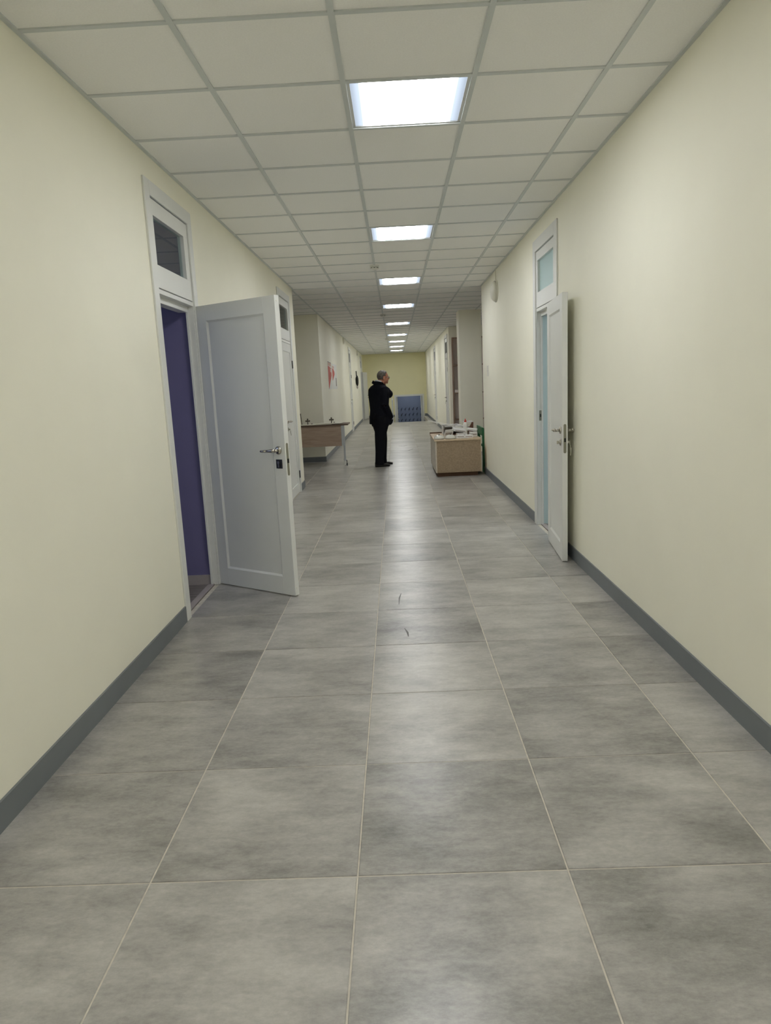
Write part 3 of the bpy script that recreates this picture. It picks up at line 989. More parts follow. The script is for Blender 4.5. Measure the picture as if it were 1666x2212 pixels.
# posters
def poster(y0, y1, z0, z1, label, second=False):
    t = thing('poster', (XLF, (y0 + y1) / 2, (z0 + z1) / 2), label, 'poster', 'red and white posters on the left wall')
    x = XLF + 0.0005
    W, Hh = y1 - y0, z1 - z0
    MB().box(x, x + 0.002, y0, y1, z0, z1).build('sheet', M['paper'], t)
    def P(u, v): return (y0 + u * W, z0 + v * Hh)
    m = MB()
    if not second:
        m.prism([P(0.06, 0.02), P(0.12, 0.02), P(0.97, 0.52), P(0.97, 0.80), P(0.06, 0.84)], 'x', x + 0.002, x + 0.003, 0)
        m.prism([P(0.06, 0.85), P(0.92, 0.84), P(0.92, 0.95), P(0.06, 0.97)], 'x', x + 0.002, x + 0.003, 1)
        m.prism([P(0.04, 0.975), P(0.90, 0.955), P(0.90, 0.975), P(0.04, 0.995)], 'x', x + 0.002, x + 0.003, 2)
        for v in (0.80, 0.74, 0.70, 0.655):
            m.prism([P(0.60, v - 0.025), P(0.93, v - 0.025), P(0.93, v), P(0.60, v)], 'x', x + 0.003, x + 0.0036, 3)
    else:
        m.prism([P(0.03, 0.32), P(0.10, 0.36), P(0.50, 0.60), P(0.46, 0.70), P(0.26, 0.80), P(0.03, 0.82)], 'x', x + 0.002, x + 0.003, 0)
        m.prism([P(0.03, 0.83), P(0.42, 0.81), P(0.42, 0.90), P(0.03, 0.92)], 'x', x + 0.002, x + 0.003, 1)
        m.prism([P(0.72, 0.11), P(0.86, 0.11), P(0.82, 0.45), P(0.70, 0.45)], 'x', x + 0.002, x + 0.003, 2)
    m.build('print', [M['posterred'], M['posterpink'], M['posterdark'], M['paper']], t)
poster(14.85, 15.72, 1.365, 1.945, 'nearer poster with a large red wedge pointing down')
poster(15.86, 17.1, 1.365, 1.925, 'farther white poster with a smaller red wedge and a dark bar', True)

# ------------------------------------------------------------------ shelving unit in the right recess
t = thing('shelving_unit', (1.95, 17.6, 0), 'tall brown-edged shelving unit with mauve back in the right recess', 'shelving unit')
x0, x1, y0, y1, zt2 = 1.432, 2.45, 17.64, YR2 - 0.012, 2.47
MB().box(x0, x1, y1 - 0.02, y1, 0.0, zt2).build('back_panel', M['mauve'], t)
MB().box(x0, x0 + 0.03, y0, y1 - 0.02, 0, zt2).build('side_panel', M['shelfedge'], t)
MB().box(x1 - 0.03, x1, y0, y1 - 0.02, 0, zt2).build('side_panel', M['shelfedge'], t)
MB().box(x0 + 0.03, x1 - 0.03, y0, y1 - 0.02, zt2 - 0.03, zt2).build('top_panel', M['shelfedge'], t)
for zz in (0.455, 1.105, 1.785):
    MB().box(x0 + 0.03, x1 - 0.03, y0, y1 - 0.02, zz, zz + 0.03).build('shelf', M['shelfedge'], t)
t = thing('small_carton', (1.56, 17.70, 1.135), 'small grey carton lying on the middle shelf in the recess', 'box')
MB().box(1.475, 1.60, 17.65, 17.75, 1.135, 1.20).build('carton_body', M['mauve'], t, bevel=0.003)
MB().box(1.475, 1.60, 17.65, 17.75, 1.20, 1.206).build('carton_lid', M['greybase'], t)
t = thing('white_cup', (1.645, 17.70, 1.135), 'white cup on the middle shelf beside the small carton', 'cup')
MB().lathe([(0.025, 1.136), (0.034, 1.225), (0.030, 1.225), (0.022, 1.142)], c=(1.645, 17.70, 0), n=18).build('cup_body', M['plastic'], t, smooth=True)

# ------------------------------------------------------------------ folding table on castors
TX0, TX1, TY0, TY1, TZ = -2.28, -0.868, 12.50, 13.12, 0.748
t = thing('folding_table', ((TX0 + TX1) / 2, (TY0 + TY1) / 2, 0), 'walnut table on pale castor legs, half hidden behind the left wall', 'table')
MB().box(TX0, TX1, TY0, TY1, TZ - 0.022, TZ).build('tabletop', M['deskedge'], t, bevel=0.003)
MB().box(TX0 + 0.12, TX1 - 0.13, TY0 + 0.03, TY0 + 0.048, 0.362, TZ - 0.022).build('modesty_panel', M['desk'], t, bevel=0.001)
for lx in (TX0 + 0.09, TX1 - 0.09):
    for ly, fr_ in ((TY0 + 0.045, True), (TY1 - 0.07, False)):
        if not fr_: lx = lx - 0.044 if lx > -1.5 else lx
        m = MB()
        m.box(lx - 0.026, lx + 0.020, ly - 0.022, ly + 0.022, 0.372, TZ - 0.022)
        m.box(lx - 0.040, lx - 0.026, ly - 0.028, ly + 0.012, 0.372, TZ - 0.022)
        m.box(lx - 0.008, lx + 0.020, ly - 0.018, ly + 0.018, 0.085, 0.372)
        L = m.build('leg', M['legmetal'], t, bevel=0.003)
        L['_w'] = list(t['_w'])
        m = MB()
        m.box(lx - 0.018, lx + 0.024, ly - 0.024, ly + 0.024, 0.036, 0.090)
        m.box(lx - 0.018, lx + 0.016, ly - 0.026, ly - 0.012, 0.008, 0.06).build('castor_fork', M['plastic'], L, bevel=0.003)
        m = MB()
        m.lathe([(0.024, -0.009), (0.026, -0.005), (0.026, 0.005), (0.024, 0.009)], c=(lx + 0.006, ly, 0.026), axis='x', n=20)
        m.lathe([(0.024, -0.009), (0.026, -0.005), (0.026, 0.005), (0.024, 0.009)], c=(lx + 0.034, ly + 0.01, 0.026), axis='x', n=20)
        m.build('castor_wheel', M['rubber'], L)
# sheets, rod and knobs on the table
t = thing('board_sheet', (-1.55, 12.75, TZ), 'long pale board sheet lying along the left part of the table', 'sheet', 'loose sheets on the table')
MB().obox((-1.66, 12.68, TZ + 0.0075), (0.98, 0.30, 0.012), (0.0, 0.0, 0.03)).build('sheet_panel', M['sheet'], t, org=None)
t2 = thing('board_sheet', (-1.13, 12.68, TZ), 'pale sheet lying tilted over the first one near the table end', 'sheet', 'loose sheets on the table')
m = MB()
m.add([(-1.45, 12.56, TZ + 0.0165), (-1.02, 12.52, TZ + 0.0145), (-0.93, 12.80, TZ + 0.022), (-1.38, 12.84, TZ + 0.018),
       (-1.45, 12.56, TZ + 0.0215), (-1.02, 12.52, TZ + 0.0195), (-0.93, 12.80, TZ + 0.027), (-1.38, 12.84, TZ + 0.023)],
      [(3, 2, 1, 0), (4, 5, 6, 7), (0, 1, 5, 4), (1, 2, 6, 5), (2, 3, 7, 6), (3, 0, 4, 7)])
m.build('sheet_panel', M['sheet'], t2)
def star_knob(x, y, z, label):
    t = thing('star_knob', (x, y, z), label, 'knob', 'bronze star knobs on the table')
    MB().tube([(x, y, z), (x, y, z + 0.045)], [0.010, 0.008], 12).build('stem', M['brass'], t)
    m = MB()
    c = (x, y, z + 0.060)
    m.ell(c, (0.019, 0.014, 0.019))
    for dx, dz in ((0.027, 0), (-0.027, 0), (0, 0.028)):
        m.ell((c[0] + dx, c[1], c[2] + dz), (0.017, 0.012, 0.016) if dx else (0.015, 0.012, 0.018))
    m.build('lobed_head', M['brass'], t, smooth=True)
star_knob(-1.605, 12.70, TZ + 0.0135, 'bronze star knob upright at the left of the table')
star_knob(-1.172, 12.66, TZ + 0.020, 'bronze star knob upright near the right table end')
for x, y, z, lb in ((-1.535, 12.72, TZ + 0.0135, 'small bronze screw nub beside the left star knob'), (-1.128, 12.70, TZ + 0.0255, 'small bronze screw nub beside the right star knob')):
    t = thing('screw_nub', (x, y, z), lb, 'screw', 'bronze screw nubs on the table')
    MB().lathe([(0.014, z), (0.016, z + 0.006), (0.010, z + 0.014)], c=(x, y, 0), n=14).build('screw_head', M['brass'], t)
t = thing('steel_rod', (-1.735, 12.73, TZ), 'thin dark rod standing against the wall edge at the left of the table', 'rod')
MB().tube([(-1.712, 12.70, TZ + 0.014), (-1.728, 12.70, TZ + 0.20)], 0.007, 10).build('rod_shaft', M['brass'], t)
MB().lathe([(0.010, 0), (0.010, 0.012)], c=(-1.728, 12.70, TZ + 0.20), n=10).build('rod_tip', M['brass'], t)

# ------------------------------------------------------------------ chipboard cabinet
CX0, CX1, CY0, CY1, CT = 0.558, 1.236, 10.42, 11.85, 0.558
t = thing('chipboard_cabinet', ((CX0 + CX1) / 2, (CY0 + CY1) / 2, 0), 'low raw chipboard cabinet on a brown plinth beside the right wall end', 'cabinet')
MB().box(CX0 + 0.02, CX1 - 0.005, CY0, CY0 + 0.018, 0.062, CT - 0.022).build('end_panel', M['chip'], t, bevel=0.001)
MB().box(CX0, CX0 + 0.02, CY0, CY1, 0.062, CT - 0.022).build('side_panel', M['ltwood'], t, bevel=0.001)
MB().box(CX1 - 0.005, CX1 + 0.004, CY0, CY1, 0.062, CT - 0.022).build('side_panel', M['chipedge'], t, bevel=0.001)
MB().box(CX0 + 0.02, CX1 - 0.005, CY1 - 0.018, CY1, 0.062, CT - 0.022).build('end_panel', M['chip'], t, bevel=0.001)
MB().box(CX0 - 0.012, CX1 + 0.008, CY0 - 0.012, CY1 + 0.01, CT - 0.022, CT).build('top_panel', M['chipedge'], t, bevel=0.002)
MB().box(CX0 + 0.02, CX1 - 0.005, CY0 + 0.018, CY1 - 0.018, 0.062, 0.08).build('bottom_panel', M['chip'], t)
MB().box(CX0 + 0.025, CX1 - 0.045, CY0 + 0.05, CY1 - 0.05, 0.0, 0.062).build('plinth', M['plinth'], t)

# white drawer shell lying on the back of the cabinet
def drawer_shell(loc, rz, label, sx=0.38, sy=0.5, sz=0.12):
    t = thing('drawer_shell', loc, label, 'drawer', 'loose white drawers on the cabinet')
    t.rotation_euler = (0, 0, rz)
    a, th = sx / 2, 0.014
    b2 = sy / 2
    m = MB().box(-a, a, -b2, b2, sz - th, sz); o = m.build('top_board', M['carton'], t, org=(0, 0, 0))
    m = MB().box(-a, -a + th, -b2, b2, 0, sz - th); m.build('side_board', M['carton'], t, org=(0, 0, 0))
    m = MB().box(a - th, a, -b2, b2, 0, sz - th); m.build('side_board', M['brownin'], t, org=(0, 0, 0))
    m = MB().box(-a + th, a - th, b2 - th, b2, 0, sz - th); m.build('back_board', M['brownin'], t, org=(0, 0, 0))
    m = MB().box(-a + th, a - th, -b2, b2 - th, 0, 0.01); m.build('bottom_board', M['brownin'], t, org=(0, 0, 0))
    return t
drawer_shell((0.905, 11.50, CT + 0.001), 0.0, 'open white shell with brown inside at the back of the cabinet', 0.32, 0.46, 0.135)
t = thing('flat_carton', (0.86, 11.5, CT + 0.137), 'flat white carton with grey print on the open white shell', 'box')
MB().obox((0.89, 11.50, CT + 0.1445), (0.28, 0.40, 0.014), (0, 0, 0.10)).build('carton_board', M['carton'], t)
MB().obox((0.86, 11.42, CT + 0.1525), (0.24, 0.16, 0.001), (0, 0, 0.10)).build('grey_print', M['wire'], t)
# brown-sided open tray
t = thing('bracket_board', (1.16, 11.35, CT), 'white board with a brown notched end standing at the back of the cabinet', 'board')
m = MB().prism([(1.075, CT + 0.002), (1.225, CT + 0.002), (1.228, CT + 0.19), (1.205, CT + 0.19), (1.165, CT + 0.12), (1.075, CT + 0.115)], 'y', 11.30, 11.318)
m.build('notched_end', M['brownin'], t)
MB().box(1.075, 1.232, 11.318, 11.60, CT + 0.185, CT + 0.198).build('white_top', M['carton'], t)
MB().box(1.220, 1.232, 11.318, 11.60, CT + 0.002, CT + 0.185).build('white_side', M['carton'], t)

# lamp domes
def dome(x, y, label):
    t = thing('lamp_dome', (x, y, CT), label, 'lamp dome', 'white lamp domes on the cabinet')
    m = MB().lathe([(0.070, CT + 0.001), (0.080, CT + 0.008), (0.080, CT + 0.016), (0.074, CT + 0.034), (0.058, CT + 0.050), (0.034, CT + 0.060), (0.010, CT + 0.063)], c=(x, y, 0), n=32)
    m.build('dome_shell', M['lampglass'], t, smooth=True)
    m = MB().lathe([(0.009, CT + 0.062), (0.009, CT + 0.070), (0.006, CT + 0.075)], c=(x, y, 0), n=14)
    m.build('dome_knob', M['black'], t)
    m = MB().lathe([(0.081, CT + 0.0005), (0.082, CT + 0.006), (0.079, CT + 0.007)], c=(x, y, 0), n=32)
    m.build('rim', M['wire'], t)
dome(0.628, 10.55, 'white lamp dome at the left front corner of the cabinet')
dome(0.795, 10.53, 'white lamp dome next to the white carton pieces on the cabinet')

# bottle with red nozzle
t = thing('glue_bottle', (1.075, 11.05, CT), 'white bottle with a red nozzle standing behind the white pieces', 'bottle')
z = CT + 0.001
MB().lathe([(0.034, z), (0.037, z + 0.006), (0.037, z + 0.150), (0.033, z + 0.185), (0.020, z + 0.205), (0.014, z + 0.212)], c=(1.075, 11.05, 0), n=26).build('bottle_body', M['bottle'], t, smooth=True)
MB().lathe([(0.019, z + 0.210), (0.020, z + 0.228), (0.012, z + 0.233), (0.008, z + 0.250), (0.003, z + 0.262)], c=(1.075, 11.05, 0), n=20).build('nozzle', M['red'], t)

# long white rails
def rail(a, b2, label, wd=0.03):
    a, b2 = Vector(a), Vector(b2)
    t = thing('white_rail', tuple(a), label, 'rail', 'white rails on the cabinet')
    d = b2 - a
    m = MB()
    rz = math.atan2(d.y, d.x)
    ry = -math.atan2(d.z, math.hypot(d.x, d.y))
    m.obox((a + b2) / 2, (d.length, wd, 0.016), (0, ry, rz))
    m.build('rail_strip', M['plastic'], t, bevel=0.002)
    m = MB().obox(b2, (0.012, wd + 0.004, 0.020), (0, ry, rz))
    m.build('end_cap', M['carton'], t)
rail((0.500, 11.30, 0.800), (0.905, 11.10, 0.714), 'long white rail jutting out to the left over the cabinet edge')
rail((0.893, 10.655, 0.721), (1.195, 10.635, 0.664), 'white rail lying across the carton pieces towards the green chair')

# heap of white carton pieces
hp = [((0.785, 10.70, 0.626), (0.15, 0.010, 0.13), (0.4, 0, 0.5), 'white card standing tilted at the left of the heap'),
      ((0.945, 10.59, 0.582), (0.12, 0.11, 0.045), (0, 0, 0.12), 'white folded box at the front left of the heap'),
      ((1.080, 10.59, 0.580), (0.12, 0.11, 0.042), (0, 0, -0.10), 'white folded box at the front right of the heap'),
      ((0.985, 10.77, 0.590), (0.15, 0.13, 0.062), (0, 0, 0.10), 'white box lying in the middle of the heap under another'),
      ((0.950, 10.765, 0.671), (0.19, 0.12, 0.030), (0.25, 0.15, 0.2), 'white box lying tilted on top of the middle box'),
      ((1.160, 10.76, 0.596), (0.11, 0.13, 0.074), (0, 0, 0.05), 'white box at the right end of the heap'),
      ((1.150, 10.77, 0.667), (0.15, 0.09, 0.028), (0.12, 0.15, -0.25), 'flat white box tilted on top of the right end box'),
      ((1.000, 10.495, 0.563), (0.12, 0.055, 0.008), (0, 0, 0.0), 'thin white card lying flat before the heap')]
for c, sz, rt, lb in hp:
    t = thing('carton_piece', c, lb, 'carton', 'white carton pieces on the cabinet')
    MB().obox(c, sz, rt).build('carton_wall', M['carton'], t, bevel=0.001)
    R = __import__('mathutils').Euler(rt).to_matrix()
    cc = Vector(c) + R @ Vector((0, -sz[1] / 2 - 0.001, 0))
    MB().obox(cc, (sz[0] * 0.8, 0.003, max(sz[2] * 0.30, 0.004)), rt).build('open_end', M['greybase'], t)
# wire basket
t = thing('wire_basket', (0.80, 11.02, CT), 'small grey wire basket behind the right lamp dome', 'basket')
bx0, bx1, by0, by1, bz0, bz1 = 0.735, 0.860, 10.96, 11.12, CT + 0.004, CT + 0.145
m = MB()
for z in (bz0, (bz0 + bz1) / 2, bz1):
    m.tube([(bx0, by0, z), (bx1, by0, z), (bx1, by1, z), (bx0, by1, z), (bx0, by0, z)], 0.004, 6)
m.build('basket_ring', M['wire'], t)
m = MB()
for k in range(6):
    x = bx0 + (bx1 - bx0) * k / 5
    m.tube([(x, by0, bz0), (x, by0, bz1)], 0.003, 6).tube([(x, by1, bz0), (x, by1, bz1)], 0.003, 6)
    m.tube([(x, by0, bz0), (x, by1, bz0)], 0.003, 6)
m.build('basket_wire', M['wire'], t)
t = thing('grey_offcut', (0.72, 10.8, CT), 'dark grey offcut lying between the two lamp domes', 'offcut')
MB().obox((0.63, 10.74, CT + 0.013), (0.11, 0.10, 0.022), (0, 0, 0.3)).build('offcut_slab', M['wire'], t, bevel=0.003)
MB().obox((0.63, 10.74, CT + 0.027), (0.08, 0.07, 0.006), (0, 0, 0.3)).build('offcut_lip', M['hinge'], t)
t = thing('brown_batten', (0.72, 11.78, CT), 'thin brown batten lying along the back edge of the cabinet', 'batten')
MB().obox((0.665, 11.80, CT + 0.011), (0.24, 0.022, 0.020), (0, 0, 0.05)).build('batten_strip', M['plinth'], t)

# green chair between cabinet and wall end
t = thing('green_chair', (1.30, 11.1, 0), 'green painted wooden chair squeezed between the cabinet and the right wall end', 'chair')
gx = 1.318
MB().box(gx - 0.012, gx + 0.030, 10.80, 10.842, 0, 0.675).build('leg', M['green'], t, bevel=0.003)
MB().box(gx - 0.012, gx + 0.030, 11.42, 11.462, 0, 0.675).build('leg', M['green'], t, bevel=0.003)
MB().box(gx - 0.016, gx + 0.006, 10.78, 11.50, 0.560, 0.685).build('back_rail', M['green'], t, bevel=0.004)
MB().box(gx + 0.030, gx + 0.36, 10.80, 11.46, 0.36, 0.385).build('seat', M['green'], t, bevel=0.003)
MB().box(gx + 0.33, gx + 0.372, 10.80, 10.842, 0, 0.36).build('leg', M['green'], t, bevel=0.003)
MB().box(gx + 0.33, gx + 0.372, 11.42, 11.462, 0, 0.36).build('leg', M['green'], t, bevel=0.003)
# boards standing between cabinet and chair
for (xx, y0_, y1_, z1_, lb, mt) in ((1.262, 11.00, 11.60, 0.50, 'cream board standing on edge between cabinet and green chair', 'sheet'),
                                    (1.282, 10.86, 11.30, 0.34, 'lower grey-white board leaning beside the green chair leg', 'carton')):
    t = thing('leaning_board', (xx, (y0_ + y1_) / 2, 0), lb, 'board', 'boards beside the green chair')
    MB().box(xx - 0.007, xx + 0.007, y0_, y1_, 0.0, z1_).build('board_panel', M[mt], t)
    MB().box(xx - 0.0075, xx + 0.0075, y0_ - 0.004, y0_, 0.0, z1_).build('edge_band', M['chipedge'], t)

# ------------------------------------------------------------------ the man in the dark suit
PX, PY = -0.270, 12.25
person = thing('person', (PX, PY, 0), 'man in a black suit standing with his back to the camera, head turned right', 'person')
def fr(theta):
    """facing direction (theta from away towards the right) and the body's left"""
    f = Vector((math.sin(theta), math.cos(theta), 0))
    l = Vector((-math.cos(theta), math.sin(theta), 0))
    return f, l
TH, TL, THD = math.radians(50), math.radians(76), math.radians(68)
F, Lf = fr(TH)
FL, LL = fr(TL)
FH, LH = fr(THD)
P0 = Vector((PX, PY, 0))
def ring(c, a, b2, f, l, n=28, pw=2.4):
    out = []
    for j in range(n):
        t = 2 * PI * j / n
        ct, st = math.cos(t), math.sin(t)
        u = abs(ct) ** (2 / pw) * (1 if ct >= 0 else -1)
        v = abs(st) ** (2 / pw) * (1 if st >= 0 else -1)
        out.append(c + l * (a * u) + f * (b2 * v))
    return out
def pt(dx, dy, z): return P0 + Vector((dx, dy, z))
HC = pt(0.062, 0.02, 1.535)                 # centre of the skull
neck0 = pt(-0.005, 0.0, 1.40)
shR = pt(-0.02, 0, 1.345) - Lf * 0.182
shL = pt(-0.02, 0, 1.345) + Lf * 0.190
elR = pt(0.085, -0.195, 1.055)
waR = pt(0.165, -0.075, 0.850)
elL = pt(0.152, 0.205, 1.240)
waL = pt(0.085, 0.150, 1.340)
def hand(m, wrist, d, palm, thumb, curl=0.6, size=1.0):
    """palm and five separate bent fingers; d along the hand, palm = direction the palm faces, thumb = side of the thumb"""
    d, palm, thumb = d.normalized(), palm.normalized(), thumb.normalized()
    R3 = Matrix((thumb, palm, d)).transposed()
    m.ell(wrist + d * 0.045 * size, (0.042 * size, 0.016 * size, 0.052 * size), R3)
    for k, (off, ln) in enumerate(((0.030, 0.070), (0.010, 0.079), (-0.010, 0.073), (-0.029, 0.057))):
        b = wrist + d * 0.082 * size + thumb * off * size
        p1 = b + (d + palm * 0.3 * curl) .normalized() * ln * 0.45 * size
        p2 = p1 + (d * 0.7 + palm * 1.0 * curl).normalized() * ln * 0.33 * size
        p3 = p2 + (d * 0.3 + palm * 1.3 * curl).normalized() * ln * 0.26 * size
        m.tube([b - d * 0.03, b, p1, p2, p3], [0.010, 0.0098, 0.0092, 0.0085, 0.007], 10)
    b = wrist + d * 0.022 * size + thumb * 0.030 * size
    m.tube([b - thumb * 0.012, b + thumb * 0.022 + d * 0.022 + palm * 0.006, b + thumb * 0.030 + d * 0.048 + palm * 0.016, b + thumb * 0.030 + d * 0.066 + palm * 0.026], [0.013, 0.0115, 0.0105, 0.008], 10)
# body: one continuous surface
m = MB()
Rh = Matrix((LH, FH, Vector((0, 0, 1)))).transposed()
m.ell(HC + Vector((0, 0, 0.020)), (0.074, 0.095, 0.090), Rh)                       # skull
m.ell(HC + FH * 0.030 - Vector((0, 0, 0.045)), (0.058, 0.068, 0.072), Rh)          # face and jaw
m.ell(HC + FH * 0.072 - Vector((0, 0, 0.098)), (0.026, 0.024, 0.020), Rh)          # chin
m.ell(HC + FH * 0.086 + Vector((0, 0, 0.010)), (0.046, 0.014, 0.012), Rh)          # brow
m.tube([HC + FH * 0.094 + Vector((0, 0, 0.002)), HC + FH * 0.116 - Vector((0, 0, 0.038)), HC + FH * 0.096 - Vector((0, 0, 0.046))], [0.009, 0.013, 0.010], 10)   # nose
m.ell(HC + FH * 0.094 - Vector((0, 0, 0.066)), (0.022, 0.008, 0.006), Rh)          # lips
m.ell(HC + FH * 0.093 - Vector((0, 0, 0.075)), (0.020, 0.008, 0.006), Rh)
for s in (-1, 1):
    m.ell(HC + LH * (s * 0.077) - FH * 0.006 - Vector((0, 0, 0.026)), (0.010, 0.020, 0.032), Rh)   # ears
m.tube([neck0 - Vector((0, 0, 0.06)), neck0 + Vector((0.012, 0.004, 0.01)), HC - FH * 0.018 - Vector((0, 0, 0.05))], [0.066, 0.058, 0.058], 16)
rings = [ring(pt(-0.01, 0, 0.82), 0.155, 0.11, F, Lf), ring(pt(-0.015, 0, 0.95), 0.150, 0.112, F, Lf), ring(pt(-0.02, 0, 1.12), 0.165, 0.112, F, Lf),
         ring(pt(-0.02, 0, 1.27), 0.175, 0.105, F, Lf), ring(pt(-0.015, 0, 1.35), 0.14, 0.08, F, Lf), ring(pt(-0.01, 0, 1.40), 0.07, 0.06, F, Lf)]
m.loft(rings)
for sh, el, wa in ((shR, elR, waR), (shL, elL, waL)):
    m.tube([sh, (sh + el) / 2, el], [0.052, 0.044, 0.036], 14)
    m.tube([el, (el * 2 + wa) / 3, wa], [0.037, 0.036, 0.025], 14)
hipR, hipL = pt(-0.015, 0, 0.84) - LL * 0.085, pt(-0.015, 0, 0.84) + LL * 0.085
anR, anL = pt(-0.052, -0.125, 0.085), pt(-0.005, 0.175, 0.085)
knR, knL = pt(-0.030, -0.095, 0.46), pt(0.0, 0.11, 0.46)
for hp_, kn, an in ((hipR, knR, anR), (hipL, knL, anL)):
    m.tube([hp_, (hp_ + kn) / 2, kn, (kn * 2 + an) / 3, an, an - Vector((0, 0, 0.05))], [0.085, 0.075, 0.056, 0.056, 0.038, 0.036], 14)
    m.ell(an + FL * 0.045 - Vector((0, 0, 0.058)), (0.028, 0.085, 0.018), Matrix((LL, FL, Vector((0, 0, 1)))).transposed())
hand(m, waR, (pt(0.155, -0.02, 0.76) - waR), Vector((-0.8, 0.4, 0)), Vector((0.4, 0.8, 0.2)), 0.7)
hand(m, waL, (pt(0.085, 0.085, 1.43) - waL), Vector((-0.3, -0.75, 0.5)), Vector((-0.6, 0.3, 0.6)), 0.9)
body = m.build('body', M['skin'], person, remesh=(0.0062, 3))
# jacket
m = MB()
m.loft([ring(pt(-0.020, 0, 0.735), 0.212, 0.150, F, Lf), ring(pt(-0.020, 0, 0.84), 0.204, 0.146, F, Lf), ring(pt(-0.020, 0, 0.98), 0.184, 0.132, F, Lf),
        ring(pt(-0.024, 0, 1.12), 0.196, 0.130, F, Lf), ring(pt(-0.026, 0, 1.25), 0.212, 0.134, F, Lf), ring(pt(-0.024, 0, 1.335), 0.216, 0.118, F, Lf),
        ring(pt(-0.018, 0, 1.385), 0.165, 0.096, F, Lf), ring(pt(-0.012, 0, 1.415), 0.088, 0.080, F, Lf), ring(pt(-0.008, 0, 1.44), 0.074, 0.074, F, Lf)])
m.tube([shR + Lf * 0.03, (shR * 2 + elR) / 3, (shR + elR * 2) / 3, elR], [0.078, 0.078, 0.070, 0.064], 18)
m.tube([elR, (elR + waR) / 2, waR, waR + (waR - elR).normalized() * 0.02], [0.064, 0.060, 0.054, 0.052], 18)
m.tube([shL - Lf * 0.03, (shL * 2 + elL) / 3, (shL + elL * 2) / 3, elL], [0.080, 0.080, 0.080, 0.074], 18)
m.ell(elL, (0.075, 0.075, 0.075))
m.ell(pt(0.105, 0.19, 1.290), (0.085, 0.08, 0.075))
m.tube([elL, (elL + waL) / 2, waL - (waL - elL).normalized() * 0.01], [0.066, 0.058, 0.050], 18)
# skirt flap pushed forward by the pocketed hand
m.ell(pt(0.150, -0.045, 0.815), (0.062, 0.075, 0.105))
m.build('suit_jacket', M['suit'], person, remesh=(0.010, 4))
# turned-up collar
m = MB()
def collar_ring(r, z, tilt, a0, a1, n=22):
    out = []
    for j in range(n + 1):
        a = a0 + (a1 - a0) * j / n
        d = F * math.cos(a) + Lf * math.sin(a)
        out.append(pt(-0.006, 0, z) + d * r - Vector((0, 0, 1)) * (tilt * math.cos(a)))
    return out
def band(m, r0, z0, r1, z1, tilt, th, a0, a1):
    A, B = collar_ring(r0, z0, tilt, a0, a1), collar_ring(r1, z1, tilt, a0, a1)
    C_, D_ = collar_ring(r0 + th, z0, tilt, a0, a1), collar_ring(r1 + th, z1, tilt, a0, a1)
    n = len(A)
    vs = A + B + C_ + D_
    fs = []
    for j in range(n - 1):
        fs += [(j, j + 1, n + j + 1, n + j), (2 * n + j, 3 * n + j, 3 * n + j + 1, 2 * n + j + 1), (n + j, n + j + 1, 3 * n + j + 1, 3 * n + j), (j, 2 * n + j, 2 * n + j + 1, j + 1)]
    fs += [(0, n, 3 * n, 2 * n), (n - 1, 3 * n - 1, 4 * n - 1, 2 * n - 1)]
    m.add(vs, fs)
band(m, 0.078, 1.395, 0.074, 1.448, 0.022, 0.012, math.radians(70), math.radians(290))
m.obox(pt(-0.098, 0.02, 1.448), (0.05, 0.03, 0.05), (0, 0.5, 0.6))
m.build('jacket_collar', M['suit'], person, smooth=False)
m = MB()
band(m, 0.064, 1.40, 0.061, 1.468, 0.022, 0.005, math.radians(40), math.radians(320))
m.build('shirt_collar', M['shirt'], person, smooth=False)
m = MB()
c0 = waR + (waR - elR).normalized() * 0.028
m.tube([waR + (waR - elR).normalized() * 0.016, c0 + (waR - elR).normalized() * 0.006], 0.046, 18)
m.build('shirt_cuff', M['shirt'], person)
# trousers
m = MB()
m.loft([ring(pt(-0.015, 0, 0.70), 0.165, 0.150, FL, LL), ring(pt(-0.015, 0, 0.80), 0.175, 0.148, FL, LL), ring(pt(-0.015, 0, 0.93), 0.165, 0.130, FL, LL)])
for hp_, kn, an in ((hipR, knR, anR), (hipL, knL, anL)):
    m.tube([hp_ + Vector((0, 0, 0.03)), hp_ - Vector((0, 0, 0.12)), (hp_ + kn) / 2 - Vector((0, 0, 0.04)), kn, (kn + an) / 2, an + Vector((-0.004, 0, 0.03)), an + Vector((-0.004, 0, -0.045))],
           [0.122, 0.124, 0.108, 0.092, 0.080, 0.074, 0.080], 20)
m.build('trousers', M['trouser'], person, remesh=(0.010, 3))
for an in (anR, anL):
    m = MB()
    Rs = Matrix((LL, FL, Vector((0, 0, 1)))).transposed()
    c = an - Vector((0, 0, 0.085)) 
    pr = []
    for k in range(13):
        u = -0.085 + 0.265 * k / 12
        s_ = k / 12
        wdt = 0.036 + 0.012 * math.sin(PI * min(1, s_ * 1.2)) if s_ < 0.85 else 0.046 * math.sqrt(max(0.02, 1 - ((s_ - 0.85) / 0.15) ** 2)) 
        if k == 0: wdt = 0.024
        ht = 0.085 - 0.03 * min(1, max(0, (s_ - 0.25) / 0.3)) - 0.022 * max(0, (s_ - 0.7) / 0.3)
        rg = []
        for j in range(14):
            a = 2 * PI * j / 14
            yy = math.sin(a)
            zz = ht * 0.5 + ht * 0.5 * (yy if yy > 0 else max(-1, yy * 1.8))
            rg.append(c + FL * u + LL * (wdt * math.cos(a)) + Vector((0, 0, max(0.001, zz))))
        pr.append(rg)
    m.loft(pr)
    sh_ = m.build('shoe', M['shoe'], person, smooth=True)
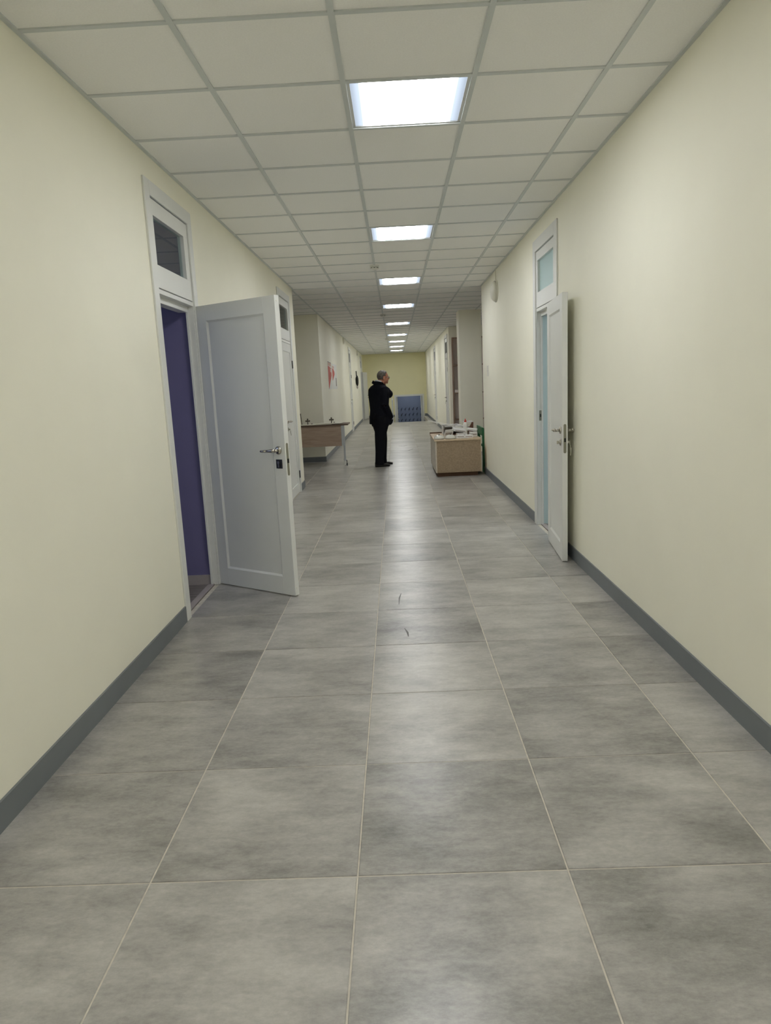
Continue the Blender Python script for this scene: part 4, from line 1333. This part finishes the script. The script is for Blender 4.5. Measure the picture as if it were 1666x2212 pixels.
# hair cap: covers crown, back and sides down to the nape, leaves face and ears free
nu, nv = 40, 24
m = MB()
vs, fs = [], []
keep = {}
for i in range(nv + 1):
    t_ = PI * i / nv
    for j in range(nu):
        a = 2 * PI * j / nu
        q = Vector((math.sin(t_) * math.cos(a), math.sin(t_) * math.sin(a), math.cos(t_)))
        fz = q.y            # towards the face
        limit = 0.30 if fz > 0.35 else (-0.10 if fz > 0.0 else -0.62)
        if fz > 0.55: limit = 0.55
        ok = q.z > limit
        bumpy = 1 + 0.02 * math.sin(9 * a + 5 * t_) * math.sin(7 * t_)
        p = HC + Vector((0, 0, 0.018)) + LH * (q.x * 0.079 * bumpy) + FH * (q.y * 0.101 * bumpy - 0.002) + Vector((0, 0, q.z * 0.098 * bumpy))
        keep[(i, j)] = ok
        vs.append(p)
for i in range(nv):
    for j in range(nu):
        j2 = (j + 1) % nu
        if keep[(i, j)] and keep[(i + 1, j)] and keep[(i, j2)] and keep[(i + 1, j2)]:
            fs.append((i * nu + j, i * nu + j2, (i + 1) * nu + j2, (i + 1) * nu + j))
used = sorted({k for f in fs for k in f})
mp_ = {k: n_ for n_, k in enumerate(used)}
m.add([vs[k] for k in used], [tuple(mp_[k] for k in f) for f in fs])
hair = m.build('hair', M['hair'], person, smooth=True)
sd = hair.modifiers.new('thickness', 'SOLIDIFY')
sd.thickness = 0.008
sd.offset = -1
# eyes and spectacles
for s in (-1, 1):
    MB().ell(HC + FH * 0.080 + LH * (s * 0.031) - Vector((0, 0, 0.008)), (0.011, 0.011, 0.011), None, 12, 8).build('eye', M['shirt'], person, smooth=True)
gl = MB()
ln = MB()
for s in (-1, 1):
    c = HC + FH * 0.108 + LH * (s * 0.033) - Vector((0, 0, 0.010))
    lp = [c + LH * (0.025 * math.cos(2 * PI * k / 20)) + Vector((0, 0, 0.019 * math.sin(2 * PI * k / 20))) for k in range(21)]
    gl.tube(lp, 0.0018, 6)
    gl.tube([c + LH * (s * 0.025), HC + FH * 0.085 + LH * (s * 0.071) - Vector((0, 0, 0.008)), HC - FH * 0.010 + LH * (s * 0.082) - Vector((0, 0, 0.004))], 0.0018, 6)
    ln.add(lp[:20], [tuple(range(20))])
    ln.add([p + FH * 0.0015 for p in lp[:20]], [tuple(range(20))])
gl.tube([HC + FH * 0.108 + LH * 0.008 - Vector((0, 0, 0.006)), HC + FH * 0.108 - LH * 0.008 - Vector((0, 0, 0.006))], 0.0018, 6)
G = gl.build('glasses', M['chrome'], person)
G['_w'] = list(person['_w'])
ln.build('lens', M['lens'], G)

for o in list(bpy.data.objects):
    if '_w' in o:
        del o['_w']
